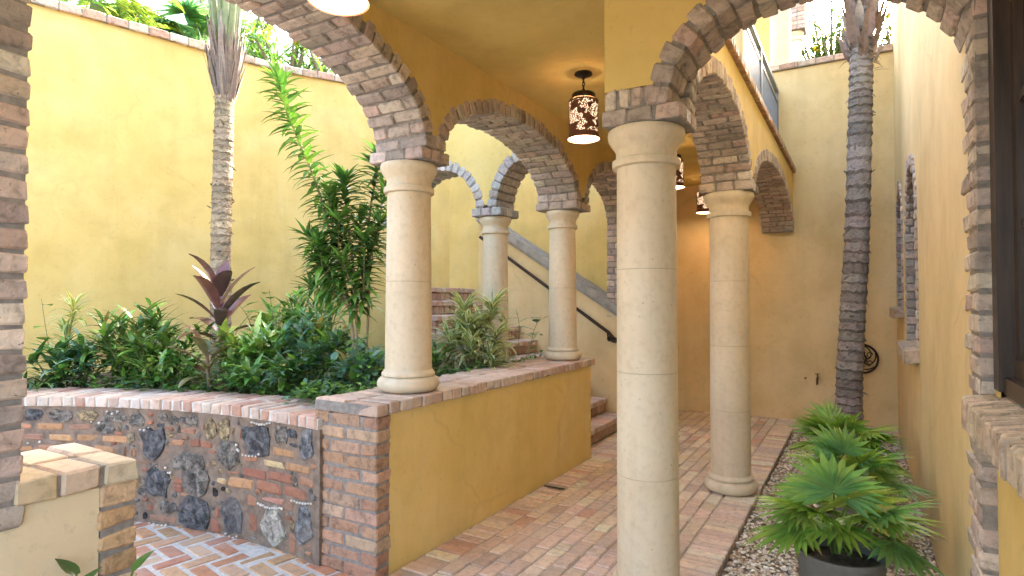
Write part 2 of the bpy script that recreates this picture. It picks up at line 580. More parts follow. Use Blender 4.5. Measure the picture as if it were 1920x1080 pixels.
def arch(mb, axis, c, z0, a, b, ring, d0, d1, pal, th0=0.0, th1=math.pi, pitch=.077, wy=2, proud=.006):
    """brick arch over a half ellipse; axis 'y' spans along Y (depth X), axis 'x' spans along X (depth Y)"""
    N = 240
    pts = []
    for i in range(N + 1):
        th = th0 + (th1 - th0) * i / N
        x = c - a * math.cos(th); z = z0 + b * math.sin(th)
        nx, nz = -math.cos(th) / a, math.sin(th) / b
        l = math.hypot(nx, nz)
        pts.append((x, z, nx / l, nz / l))
    S = [0]
    for i in range(N):
        S.append(S[-1] + math.hypot(pts[i + 1][0] - pts[i][0], pts[i + 1][1] - pts[i][1]))
    tot = S[-1]
    import bisect
    def at(s):
        s = min(max(s, 0), tot - 1e-6)
        i = bisect.bisect_right(S, s) - 1
        k = (s - S[i]) / (S[i + 1] - S[i])
        p, q = pts[i], pts[i + 1]
        return [p[j] + (q[j] - p[j]) * k for j in range(4)]
    def W(l, z, d):
        return (d, l, z) if axis == 'y' else (l, d, z)
    def fn(s, r, d):
        q = at(s)
        return W(q[0] + q[2] * r, q[1] + q[3] * r, d)
    n = max(3, int(round(tot / pitch)))
    D = d1 - d0
    for k in range(n):
        s0, s1 = tot * k / n, tot * (k + 1) / n
        wob = rnd.uniform(-.004, .004)
        if wy == 2:
            cuts = [0, .5, 1] if k % 2 else [0, .27, .76, 1]
        else:
            cuts = [0, 1 / 3, 2 / 3, 1] if k % 2 else [0, .18, .5, .84, 1]
        cuts = [x + (rnd.uniform(-.035, .035) if 0 < x < 1 else 0) for x in cuts]
        for i in range(len(cuts) - 1):
            e0 = d0 - proud + rnd.uniform(-.004, .002) if i == 0 else d0 + D * cuts[i] + .006
            e1 = d1 + proud + rnd.uniform(-.002, .004) if i == len(cuts) - 2 else d0 + D * cuts[i + 1] - .006
            jr = rnd.uniform(-.005, .005)
            mb.brick(fn, s0 + .0075 + wob, s1 - .0075 + wob, jr, ring + jr * 1.6, e0, e1, 0, pal(), .007, .004)
    # mortar body
    base = len(mb.v)
    K = 60
    for i in range(K + 1):
        s = tot * i / K
        for r, d in ((.012, d0 + .003), (.012, d1 - .003), (ring - .012, d1 - .003), (ring - .012, d0 + .003)):
            mb.v.append(fn(s, r, d))
    for i in range(K):
        for j in range(4):
            p = base + i * 4 + j; q = base + i * 4 + (j + 1) % 4
            mb.face((p, q, q + 4, p + 4), 1)
    mb.face(tuple(base + j for j in range(4)), 1); mb.face(tuple(base + K * 4 + j for j in range(4)), 1)

def brick_block(mb, x0, x1, y0, y1, z0, z1, pal, course=.075, lenx=.2, off=0, gap=.011, ch=.006, jit=.0035, along=None, core=True):
    """solid block laid up in brick courses"""
    n = max(1, round((z1 - z0) / course))
    hz = (z1 - z0) / n
    for k in range(n):
        za, zb = z0 + k * hz, z0 + (k + 1) * hz
        lx, ly = x1 - x0, y1 - y0
        if along == 'x' or (along is None and lx >= ly):
            ax = 'x'; L, T = lx, ly
        else:
            ax = 'y'; L, T = ly, lx
        nb = max(1, round(L / lenx))
        cuts = [L * i / nb for i in range(nb + 1)]
        if (k + off) % 2 and nb >= 1:
            h = L / nb / 2
            cuts = [0] + [min(L, h + L * i / nb) for i in range(nb)] + [L]
        wn = max(1, round(T / .11)) if T > .16 else 1
        wcut = [T * i / wn for i in range(wn + 1)]
        for i in range(len(cuts) - 1):
            for j in range(wn):
                if 0 < j < wn - 1 and 0 < i < len(cuts) - 2:
                    if zb < z1 - 1e-4:
                        continue
                g = gap / 2
                a0, a1, b0, b1 = cuts[i] + (g if i else 0), cuts[i + 1] - (g if i < len(cuts) - 2 else 0), wcut[j] + (g if j else 0), wcut[j + 1] - (g if j < wn - 1 else 0)
                jj = rnd.uniform(-.003, .003)
                if ax == 'x':
                    mb.brick(ID, x0 + a0 + jj, x0 + a1 + jj, y0 + b0 + jj, y0 + b1 + jj, za + g, zb - (g if k < n - 1 else 0), 0, pal(), ch, jit)
                else:
                    mb.brick(ID, x0 + b0 + jj, x0 + b1 + jj, y0 + a0 + jj, y0 + a1 + jj, za + g, zb - (g if k < n - 1 else 0), 0, pal(), ch, jit)
    if core:
        e = .007
        mb.box((x0 + e, y0 + e, z0 + .002), (x1 - e, y1 - e, z1 - e), 1)

def lin(a, b, n):
    return [a + (b - a) * i / n for i in range(n + 1)]

# ------------------------------------------------------------------ curves in plan
class Curve:
    def __init__(s, P, sub=14):
        P = [V((p[0], p[1], 0)) for p in P]
        P = [P[0] * 2 - P[1]] + P + [P[-1] * 2 - P[-2]]
        s.p = []
        for i in range(1, len(P) - 2):
            for k in range(sub):
                t = k / sub
                a, b, c, d = P[i - 1], P[i], P[i + 1], P[i + 2]
                s.p.append(.5 * ((2 * b) + (c - a) * t + (2 * a - 5 * b + 4 * c - d) * t * t + (3 * b - a - 3 * c + d) * t ** 3))
        s.p.append(P[-2])
        s.s = [0]
        for i in range(len(s.p) - 1):
            s.s.append(s.s[-1] + (s.p[i + 1] - s.p[i]).length)
        s.L = s.s[-1]
    def at(s, q, o=0):
        import bisect
        i = min(max(bisect.bisect_right(s.s, q) - 1, 0), len(s.p) - 2)
        k = (q - s.s[i]) / (s.s[i + 1] - s.s[i])
        p = s.p[i].lerp(s.p[i + 1], k)
        i0, i1 = max(i - 1, 0), min(i + 2, len(s.p) - 1)
        d = (s.p[i1] - s.p[i0]).normalized()
        return p.x - d.y * o, p.y + d.x * o        # o > 0: to the left of the direction of travel

def curve_slab(mb, C, o0, o1, z0, z1, n=60, mat=0, s0=0, s1=None):
    s1 = C.L if s1 is None else s1
    b = len(mb.v)
    for i in range(n + 1):
        q = s0 + (s1 - s0) * i / n
        for o, z in ((o0, z0), (o1, z0), (o1, z1), (o0, z1)):
            x, y = C.at(q, o)
            mb.v.append((x, y, z))
    for i in range(n):
        for j in range(4):
            p = b + i * 4 + j; r = b + i * 4 + (j + 1) % 4
            mb.face((p, p + 4, r + 4, r), mat)
    mb.face((b, b + 1, b + 2, b + 3), mat); e = b + n * 4
    mb.face((e + 3, e + 2, e + 1, e), mat)

# ------------------------------------------------------------------ ground
mb = MB(); mb.box((-150, -150, -.5), (150, 150, -.12)); tag(mb.build('ground', 'ground'), kind='structure')
REAR = Curve([(-7.75, -2.2), (-7.62, 0), (-7.40, 1.5), (-7.11, 2.71), (-6.95, 3.25), (-6.79, 3.89), (-6.62, 4.6), (-6.42, 5.2), (-6.13, 5.72), (-5.72, 6.45), (-5.23, 7.15)])
mb = MB()
n = 40
for i in range(n):
    x0, y0 = REAR.at(REAR.L * i / n, .3); x1, y1 = REAR.at(REAR.L * (i + 1) / n, .3)
    mb.poly([(x0, y0, 4.25), (x1, y1, 4.25), (-60, y1 + (y1 - 2) * 6, 4.25), (-60, y0 + (y0 - 2) * 6, 4.25)][::-1])
mb.poly([(-5.2, 7.42, 4.25), (-2.52, 7.42, 4.25), (-2.52, 80, 4.25), (-60, 80, 4.25), (-60, 38.2, 4.25)])
mb.poly([(-2.52, 8.69, 4.25), (3.4, 8.69, 4.25), (60, 80, 4.25), (-2.52, 80, 4.25)])
tag(mb.build('upper_garden_ground', 'earth'), kind='structure')

# brick walkway
mb = MB()
z = 0.0
def flo(x0, x1, y0, y1):
    dz = rnd.uniform(-.004, .003)
    mb.brick(ID, x0 + .005, x1 - .005, y0 + .005, y1 - .005, -.06, dz, 0, pal_floor(), .005, .0025)
rows = lin(-2.05, -.92, 11)
for r in range(11):
    y = .9 + rnd.uniform(0, .2)
    while y < 8.36:
        l = rnd.choice([.2, .2, .205, .21, .19, .10]) if rnd.random() < .9 else .14
        y1 = min(y + l, 8.37)
        if y1 - y > .04: flo(rows[r], rows[r + 1], y, y1)
        y = y1
y = .9
while y < 8.36:
    y1 = y + rnd.uniform(.085, .11)
    if not (4.30 < y < 4.38): flo(-2.25, -2.05, y, min(y1, 8.37))
    y = y1
y = .9
while y < 8.36:
    y1 = y + rnd.uniform(.062, .085)
    flo(-.92, -.695, y, min(y1, 8.37)); y = y1
for k in range(5):
    y = 5.40
    while y < 6.80:
        y1 = y + .1; flo(-2.43, -2.25, y, min(y1, 6.84)); y = y1
    break
for k in range(6):
    x = -.695
    while x < .36:
        x1 = min(x + .2, .372); flo(x, x1, 7.78 + k * .1, 7.78 + k * .1 + .1); x = x1
walk = mb.build('walkway', ['brick_worn'])
tag(walk, kind='structure')
mb = MB()
mb.box((-2.7, -6, -.10), (-.70, 8.4, -.008)); mb.box((-.699, -6, -.10), (2.4, 3.05, -.008)); mb.box((-.699, 7.785, -.10), (.5, 8.4, -.008))
tag(mb.build('walkway_bed', 'mortar_floor'), kind='structure')
# gravel
mb = MB(); mb.box((-.69, 3.055, -.11), (.40, 7.78, -.045)); tag(mb.build('gravel_bed', 'gravel_bed'), kind='structure')
mb = MB()
def pebble(x, y, z, r):
    a = rnd.uniform(0, 6.28); e = rnd.uniform(.55, 1.0); f = rnd.uniform(.35, .7)
    ca, sa = math.cos(a), math.sin(a)
    col = jc(rnd.choice([(.68, .57, .44), (.74, .65, .53), (.58, .46, .34), (.44, .32, .22), (.78, .71, .61), (.64, .53, .43), (.36, .27, .20)]), .12)
    b0 = len(mb.v)
    tx, ty = rnd.uniform(-.5, .5), rnd.uniform(-.5, .5)
    for px, py, pz in ((1, 0, 0), (.35, .85, .1), (-.7, .7, 0), (-1, -.1, .1), (-.3, -.9, 0), (.75, -.6, .05), (.1, .05, 1), (0, 0, -.8)):
        X, Y = px * r, py * r * e
        mb.v.append((x + X * ca - Y * sa, y + X * sa + Y * ca, z + (pz * f + (tx * px + ty * py) * .5) * r))
    for i in range(6):
        mb.face((b0 + i, b0 + (i + 1) % 6, b0 + 6), 0, col)
        mb.face((b0 + (i + 1) % 6, b0 + i, b0 + 7), 0, col)
for i in range(11500):
    y = 3.06 + 4.72 * rnd.random() ** 1.35
    x = rnd.uniform(-.685, .37)
    pebble(x, y, -.038 + rnd.uniform(0, .012), rnd.uniform(.009, .019))
for i in range(26):
    pebble(-.70 - abs(rnd.gauss(0, .12)), rnd.uniform(3.1, 7.6), .006, rnd.uniform(.006, .012))
tag(mb.build('gravel', 'gravel'), 'loose cream and brown pebble gravel filling the planting strip beside the walkway', 'gravel', kind='stuff')

# patio (sunken round court), herringbone with wide pale joints
mb = MB()
mb.box((-9, -6, -.10), (-2.71, 2.9, -.006), 1)
A = R(-9.4)
ca, sa = math.cos(A), math.sin(A)
def pat(u, w, z_): return (-3.4 + u * ca - w * sa, 1.9 + u * sa + w * ca, z_)
Wd = .112
cells = []
for i in range(-30, 24):
    for j in range(-30, 14):
        k = (i - j) % 4
        if k == 0: cells.append((i, j, 2, 1))
        elif k == 3: cells.append((i, j - 0, 1, 2)) if (i - j) % 4 == 3 else None
for i, j, a, b2 in cells:
    cx, cy, _ = pat((i + a / 2) * Wd, (j + b2 / 2) * Wd, 0)
    if -6.2 < cx < -2.35 and -.6 < cy < 2.62 and not (cx > -2.76 and cy < 1.25):
        g = .0125
        mb.brick(pat, i * Wd + g, (i + a) * Wd - g, j * Wd + g, (j + b2) * Wd - g, -.05, rnd.uniform(-.004, .002), 0, pal_patio(), .005, .003)
mb.box((-2.71, 1.2, -.10), (-2.25, 2.42, -.0055), 1)
tag(mb.build('patio', ['brick_worn', 'mortar_pale']), kind='structure')

# ------------------------------------------------------------------ rear curved wall
t0 = thing('courtyard_wall', 'tall curved ochre plaster wall behind the planted courtyard bed', 'wall', (-7.1, 2.7, 0))
mb = MB(); curve_slab(mb, REAR, 0, .3, 0, 4.47, 90); mb.build('plaster_face', 'plaster', t0)
mb = MB()
q = 0
while q < REAR.L - .1:
    l = rnd.uniform(.18, .22)
    def fn(s, o, zz):
        x, y = REAR.at(s, o); return (x, y, zz)
    for o0, o1 in ((-.045, .14), (.15, .33)):
        mb.brick(fn, q + .005, min(q + l, REAR.L) - .005, o0, o1, 4.472, 4.56 + rnd.uniform(-.006, .006), 0, pal_cap(), .008, .006)
    q += l
curve_slab(mb, REAR, -.036, .31, 4.471, 4.545, 60, 1)
mb.build('brick_coping', ['brick', 'mortar'], t0)

# ------------------------------------------------------------------ end wall
t0 = thing('end_wall', 'pale ochre plaster wall closing the far end of the brick walkway', 'wall', (-.9, 8.37, 0))
mb = MB(); mb.box((-2.5, 8.37, -.1), (.38, 8.67, 4.47)); mb.build('plaster_face', 'plaster_b', t0)
mb = MB(); brick_block(mb, -2.5, .375, 8.325, 8.70, 4.472, 4.55, pal_cap, .078, .2); mb.build('brick_coping', ['brick', 'mortar'], t0)

# ------------------------------------------------------------------ stair walls
t0 = thing('stair_wall', 'ochre plaster wall beside the stairs with a sloping grey stone ledge', 'wall', (-3.6, 6.85, 0))
mb = MB()
zc = lambda x: 1.36 + (-2.504 - x) * .631
def rg(x, sg): return ((0 if x > -4.5 else 0, zc(x)),)
wall_x(mb, 6.85, 7.152, lin(-4.52, -2.25, 8), rg)
mb.build('lower_face', 'plaster_b', t0)
mb = MB(); mb.box((-5.25, 7.15, 0), (-2.25, 7.4, 4.47)); mb.build('upper_face', 'plaster', t0)
mb = MB()
for (dz0, dz1, y0) in ((-.055, -.012, 6.826), (-.010, .085, 6.79)):
    xs = [-4.56, -4.5, -2.27]
    b = len(mb.v)
    for x in xs:
        k = .02 if x == -4.56 else 0
        for y, dz in ((y0, dz0 + k), (7.149, dz0 + k), (7.149, dz1 - k), (y0, dz1 - k)):
            mb.v.append((x, y, zc(x) + dz))
    for i in range(2):
        for j in range(4):
            p = b + i * 4 + j; r = b + i * 4 + (j + 1) % 4
            mb.face((p, r, r + 4, p + 4))
    mb.face((b, b + 3, b + 2, b + 1)); e = b + 8; mb.face((e, e + 1, e + 2, e + 3))
mb.build('sloping_ledge', 'grey_stone', t0)
mb = MB(); brick_block(mb, -5.25, -2.25, 7.10, 7.43, 4.472, 4.55, pal_cap, .078, .2); mb.build('brick_coping', ['brick', 'mortar'], t0)
t0 = thing('passage_wall', 'short ochre plaster wall with a brick jamb between stairs and far passage', 'wall', (-2.4, 7.4, 0))
mb = MB(); mb.box((-2.65, 6.96, 0), (-2.252, 8.369, 3.1)); mb.build('plaster_face', 'plaster', t0)
mb = MB(); brick_block(mb, -2.655, -2.245, 6.85, 6.955, 1.30, 2.43, pal_arch, .075, .2); mb.build('brick_jamb', ['brick', 'mortar'], t0)

# handrail
t0 = thing('handrail', 'slim dark metal handrail sloping down the stair wall', 'handrail', (-2.5, 6.78, 1.0))
zr = lambda x: 1.083 + (-2.547 - x) * .677
mb = MB(); mb.tube([(-4.45, 6.78, zr(-4.45)), (-2.6, 6.78, zr(-2.6)), (-2.545, 6.78, zr(-2.545) - .03)], .021, 12); mb.build('rail', 'bronze', t0, True)
for x in (-4.2, -3.4, -2.62):
    mb = MB(); mb.tube([(x, 6.852, zr(x) - .09), (x, 6.80, zr(x) - .085), (x, 6.78, zr(x) - .02)], .010, 8)
    mb.tube([(x, 6.853, zr(x) - .09), (x, 6.842, zr(x) - .09)], .032, 14); mb.build('bracket', 'bronze', t0, True)
mb = MB(); mb.tube([(-2.50, 6.78, zr(-2.545) - .06), (-2.50, 6.78, zr(-2.545) - .061)], .02, 10)
mb.v = []; mb.f = []; mb.m = []; mb.c = []
mb.tube([(-2.55, 6.78, zr(-2.545) - .045), (-2.545, 6.81, zr(-2.545) - .05), (-2.54, 6.852, zr(-2.545) - .05)], [.034, .034, .03], 14); mb.build('end_knob', 'bronze', t0, True)

# staircase
t0 = thing('staircase', 'brick staircase climbing from the walkway behind the planted bed', 'stairs', (-2.42, 6.1, 0))
for i in range(10):
    mb = MB()
    x1 = -2.42 - .24 * i; zt = .167 * (i + 1)
    brick_block(mb, x1 - .24, x1 - .012, 5.36, 6.845, max(zt - .167, 0) + .001, zt - .062, pal_pier, .11, .1, i, along='y')
    yy = 5.36
    while yy < 6.84:
        w = rnd.uniform(.095, .112)
        mb.brick(ID, x1 - .245, x1 + .012, yy + .005, min(yy + w, 6.846) - .005, zt - .060, zt + rnd.uniform(-.003, .002), 0, pal_cap(), .006, .003)
        yy += w
    mb.box((x1 - .245, 5.365, zt - .059), (x1, 6.845, zt - .006), 0, (.42, .30, .22))
    if i: mb.box((x1 - .24, 5.37, 0), (x1 - .02, 6.84, zt - .168), 0, (.42, .28, .19))
    mb.build('step', ['brick_worn', 'mortar'], t0)
mb = MB(); brick_block(mb, -5.3, -4.83, 5.95, 7.14, 1.45, 1.668, pal_cap, .11, .2); mb.build('landing', ['brick_worn', 'mortar'], t0)

# ------------------------------------------------------------------ columns
def column(name, label, x, y, z0, z1, r0, r1, group, pieces=3, base=True):
    o = thing(name, label, 'column', (x, y, z0), group)
    h = z1 - z0
    k = r0 / .155
    if base:
        mb = MB()
        pr = [(.150 * k, .001)]
        for i in range(11):
            a = -math.pi / 2 + math.pi * i / 10
            pr.append(((.150 + .056 * math.cos(a)) * k, .052 * k + .052 * math.sin(a) * k))
        pr += [(.176 * k, .106 * k), (.176 * k, .122 * k), (.168 * k, .130 * k), (.160 * k, .142 * k)]
        mb.lathe(pr, (x, y, z0), 56); mb.build('base', 'caststone', o, True)
        zb = .138 * k
    else:
        zb = 0
    zt = h - .195 * k
    mb = MB()
    hs = zt - zb
    pr = []
    cutz = [zb + hs * (i + 1) / (pieces) for i in range(pieces - 1)]
    def rr(zz): return r0 + (r1 - r0) * ((zz - zb) / hs) ** 1.4
    zz = zb; joints = []
    pr.append((rr(zb), zb))
    for cz in cutz:
        pr += [(rr(cz), cz - .0028), (rr(cz) - .002, cz - .0018), (rr(cz) - .002, cz + .0018), (rr(cz), cz + .0028)]
        joints.append(len(pr) - 3)
    pr.append((r1, zt))
    mb.lathe(pr, (x, y, z0), 56, seam=True, matf=lambda i: 1 if i in joints else 0)
    so = mb.build('shaft', ['caststone', 'joint'], o, True)
    mb = MB()
    pr = [(r1 - .002, zt - .001), (r1 + .022 * k, zt + .004), (r1 + .024 * k, zt + .016 * k), (r1 + .024 * k, zt + .028 * k), (r1 + .022 * k, zt + .040 * k), (r1 + .006 * k, zt + .046 * k),
          (r1 + .004 * k, zt + .085 * k), (r1 + .012 * k, zt + .102 * k), (r1 + .026 * k, zt + .122 * k), (r1 + .041 * k, zt + .148 * k), (r1 + .047 * k, zt + .168 * k), (r1 + .044 * k, zt + .188 * k), (r1 + .040 * k, h)]
    mb.lathe(pr, (x, y, z0), 56, seam=True); mb.build('capital', 'caststone', o, True)
    return o
G = 'cast stone columns carrying the brick arches'
ZT = 2.355
column('stone_column', 'large cast stone column rising from the brick floor in the foreground', -.925, 2.935, 0, ZT, .152, .146, G, 4)
column('stone_column', 'cast stone column on the brick walkway edge beside the gravel', -.90, 5.0, 0, ZT, .152, .146, G, 4)
column('stone_column', 'short cast stone column on the low wall beside its brick pier', -2.455, 2.925, .94, ZT, .146, .136, G, 2)
column('stone_column', 'short cast stone column on the low wall end nearest the stairs', -2.46, 5.19, .94, ZT, .134, .124, G, 2)
column('stone_column', 'white cast stone column rising behind the striped leafy plant by the stairs', -3.205, 5.17, .72, ZT - .01, .134, .124, G, 2)
column('stone_column', 'cast stone column mostly hidden behind the short foreground column', -4.41, 5.17, .72, ZT - .01, .134, .124, G, 2)

# ------------------------------------------------------------------ arcades
Z0 = 2.43
RING = .105
def spandrel_low(archs, piertop, z0=Z0):
    def f(u, sg):
        e = 1e-5 * sg
        u = u + e
        z = piertop
        for c, a, b in archs:
            q = RING - .02
            t = (u - c) / (a + q)
            if abs(t) < 1:
                z = max(z if abs(t) > .999 else piertop, z0 + (b + q) * math.sqrt(1 - t * t)) if z > piertop else max(piertop, z0 + (b + q) * math.sqrt(1 - t * t))
        return z
    return f
def arc_samples(archs, lo, hi):
    s = {lo, hi}
    for c, a, b in archs:
        for i in range(41):
            x = c - (a + RING - .02) * math.cos(math.pi * i / 40)
            if lo < x < hi: s.add(round(x, 5))
    return sorted(s)

# left arcade (beside the planted court)
XL0, XL1 = -2.65, -2.25
AL = [(1.84, .99, .53), (4.04, 1.01, .455), (6.09, .76, .45)]
tL = thing('left_arcade', 'brick arched arcade wall along the planted courtyard side of the walkway', 'arcade', (-2.45, 2.9, ZT))
mb = MB()
f = spandrel_low(AL, Z0 + .05)
wall_y(mb, XL0, XL1, arc_samples(AL, -2.0, 6.96), lambda y, sg: ((f(y, sg), 3.12),))
mb.build('spandrel_wall', 'plaster', tL)
for c, a, b in AL:
    mb = MB(); arch(mb, 'y', c, Z0, a, b, RING, XL0, XL1, pal_arch); mb.build('brick_arch', ['brick', 'mortar'], tL)
for y0, y1 in ((2.79, 3.07), (5.02, 5.36)):
    mb = MB(); brick_block(mb, XL0 - .012, XL1 + .012, y0, y1, ZT + .001, Z0, pal_arch, .075, .14); mb.build('impost', ['brick', 'mortar'], tL)
mb = MB(); brick_block(mb, XL0 - .005, XL1 + .005, .42, .85, .80, Z0, pal_arch, .076, .21, gap=.016, along='x'); mb.build('brick_pier', ['brick', 'mortar'], tL)

# right arcade (beside the gravel strip)
XR0, XR1 = -1.085, -.72
AR = [(3.975, .895, .43), (6.71, 1.57, .42)]
tR = thing('right_arcade', 'brick arched arcade wall along the gravel side of the walkway', 'arcade', (-.9, 5.0, ZT))
mb = MB()
f2_ = spandrel_low(AR, Z0 + .05)
wall_y(mb, XR0, XR1, arc_samples(AR, 3.078, 8.369), lambda y, sg: ((f2_(y, sg), 3.128),))
mb.build('spandrel_wall', 'plaster', tR)
mb = MB(); arch(mb, 'y', *[AR[0][0], Z0, AR[0][1], AR[0][2]], RING, XR0, XR1, pal_arch, pitch=.070); mb.build('brick_arch', ['brick', 'mortar'], tR)
mb = MB(); arch(mb, 'y', AR[1][0], Z0 - .05, AR[1][1], AR[1][2] + .05, RING, XR0, XR1, pal_arch, th0=.0, pitch=.070); mb.build('brick_arch', ['brick', 'mortar'], tR)
mb = MB(); brick_block(mb, XR0 - .012, XR1 + .02, 4.85, 5.15, ZT + .001, Z0, pal_arch, .075, .13); mb.build('impost', ['brick', 'mortar'], tR)
mb = MB(); brick_block(mb, XR0 - .008, XR1 + .012, 2.768, 3.09, ZT + .001, Z0 + .004, pal_arch, .075, .13); mb.build('impost', ['brick', 'mortar'], tR)

# cross arch (spans from the foreground column to the house wall)
YC0, YC1 = 2.78, 3.08
AC = [(-.19, .575, .46)]
tC = thing('cross_arch', 'brick arch spanning from the foreground column to the house wall', 'arch', (-.19, 2.93, Z0))
mb = MB()
f3_ = spandrel_low(AC, Z0 + .105)
wall_x(mb, YC0, YC1, arc_samples(AC, -1.085, .415), lambda x, sg: ((f3_(x, sg), 3.12),))
mb.build('spandrel_wall', 'plaster', tC)
mb = MB(); arch(mb, 'x', AC[0][0], Z0, AC[0][1], AC[0][2], RING, YC0, YC1, pal_arch, pitch=.088, wy=2); mb.build('brick_arch', ['brick', 'mortar'], tC)
mb = MB()
x = XR0 - .006
while x < -.80:
    w = rnd.uniform(.062, .078)
    mb.brick(ID, x + .007, min(x + w, -.79) - .004, YC0 - .008, YC1, Z0 + .008, Z0 + .108, 0, pal_arch(), .008, .005); x += w
mb.box((XR0, YC0 + .002, Z0 + .005), (-.79, YC1 - .002, Z0 + .1), 1)
mb.build('soldier_course', ['brick', 'mortar'], tC)

# stair arcade
YB0, YB1 = 5.0, 5.35
AB = [(-3.83, .49, .435), (-2.755, .33, .44)]
tB = thing('stair_arcade', 'small brick arched wall with blue grey brick rings below the stairs', 'arcade', (-3.6, 5.17, ZT))
mb = MB()
f4_ = spandrel_low(AB, Z0 + .03)
wall_x(mb, YB0, YB1, arc_samples(AB, -4.5, -2.656), lambda x, sg: ((f4_(x, sg), 3.5),))
mb.build('spandrel_wall', 'plaster', tB)
mb = MB(); arch(mb, 'x', AB[0][0], Z0, AB[0][1], AB[0][2], RING, YB0, YB1, pal_skylit); mb.build('brick_arch', ['brick', 'mortar'], tB)
mb = MB(); arch(mb, 'x', AB[1][0], Z0, AB[1][1], AB[1][2], RING, YB0, YB1, pal_skylit, th1=R(108)); mb.build('brick_arch', ['brick', 'mortar'], tB)
for x0, x1 in ((-3.35, -3.07), (-4.53, -4.29)):
    mb = MB(); brick_block(mb, x0 - .03, x1 + .03, YB0 - .012, YB1 + .012, ZT - .008, Z0, pal_skylit, .075, .14); mb.build('impost', ['brick', 'mortar'], tB)

# ------------------------------------------------------------------ ceiling / terrace slab
tS = thing('gallery_ceiling', 'smooth ochre plaster ceiling over the arched walkway', 'ceiling', (-1.6, 3.9, 3.1))
mb = MB()
out = [(-2.645, -1.5), (.41, -1.5), (.41, 3.075), (-.726, 3.075), (-.726, 8.368), (-2.645, 8.368)]
mb.poly([(x, y, 3.1) for x, y in out][::-1]); mb.poly([(x, y, 3.25) for x, y in out])
for i in range(6):
    a, b = out[i], out[(i + 1) % 6]
    mb.poly([(*a, 3.1), (*b, 3.1), (*b, 3.25), (*a, 3.25)])
mb.build('plaster_slab', 'plaster_ceiling', tS)
mb = MB()
y = 3.09
while y < 8.36:
    w = rnd.uniform(.065, .08)
    mb.brick(ID, -.90, -.685, y + .004, min(y + w, 8.365) - .004, 3.135, 3.20, 0, pal_pier(), .005, .003); y += w
mb.box((-.90, 3.09, 3.14), (-.70, 8.36, 3.193), 1)
mb.build('brick_edge', ['brick', 'mortar'], tS)

# terrace railing
t0 = thing('terrace_railing', 'grey metal railing along the terrace edge above the arches', 'railing', (-.9, 6.8, 3.25))
mb = MB()
for zz, s_ in ((4.20, .028), (4.07, .016)):
    mb.box((-.9 - s_, 5.3, zz - .02), (-.9 + s_, 8.34, zz + .02))
mb.box((-.918, 5.3, 3.32), (-.882, 8.34, 3.355)); mb.build('rails', 'rail_metal', t0)
mb = MB()
y = 5.34
while y < 8.3:
    mb.box((-.909, y, 3.355), (-.891, y + .018, 4.05)); y += .062
mb.build('balusters', 'rail_metal', t0)
for y in (5.3, 6.8, 8.31):
    mb = MB(); mb.box((-.925, y - .024, 3.25), (-.875, y + .024, 4.18)); mb.build('post', 'rail_metal', t0)
column('terrace_column', 'pale column standing on the terrace edge beside the grey railing', -.93, 5.02, 3.25, 5.75, .15, .145, 'upper level columns', 3)
column('garden_column', 'pale pink column standing beyond the end wall coping', -.91, 8.98, 4.255, 6.75, .135, .128, 'upper level columns', 3)
column('garden_column', 'slender column with round capital under the brick pavilion arch', -.98, 12.05, 4.255, 6.42, .125, .115, 'upper level columns', 3)
t0 = thing('garden_pavilion', 'orange plaster pavilion with a brick arch beyond the end wall', 'pavilion', (-2.2, 12.6, 4.25))
mb = MB(); mb.box((-4.6, 13.2, 4.25), (-1.45, 13.5, 8.2)); mb.build('back_wall', 'plaster', t0)
mb = MB(); brick_block(mb, -1.18, -.80, 11.85, 12.25, 6.425, 8.2, pal_cap, .078, .2); mb.build('brick_pier', ['brick', 'mortar'], t0)
mb = MB(); arch(mb, 'x', -2.05, 7.0, .84, .7, RING, 11.88, 12.22, pal_cap, th0=R(60)); mb.build('brick_arch', ['brick', 'mortar'], t0)

# ------------------------------------------------------------------ low walls
t0 = thing('low_wall', 'low ochre plaster wall with brick cap and brick end pier along the walkway', 'low wall', (-2.48, 3.9, 0))
mb = MB(); mb.box((-2.70, 2.53, -.1), (-2.256, 5.385, .874)); mb.build('plaster_core', 'plaster', t0)
mb = MB(); brick_block(mb, -2.725, -2.25, 2.42, 2.535, -.01, .872, pal_pier, .0725, .235, ch=.007, jit=.004); mb.build('brick_pier', ['brick', 'mortar'], t0)
mb = MB()
y = 2.415
while y < 5.45:
    w = rnd.uniform(.088, .108)
    for x0, x1 in ((-2.73, -2.49), (-2.48, -2.237)):
        mb.brick(ID, x0 + rnd.uniform(-.004, .004), x1 + rnd.uniform(-.004, .004), y + .005, min(y + w, 5.46) - .005, .876, .94 + rnd.uniform(-.002, .003), 0, pal_cap(), .006, .004)
    y += w
mb.box((-2.722, 2.42, .877), (-2.247, 5.45, .934), 1)
mb.build('brick_cap', ['brick_worn', 'mortar'], t0)

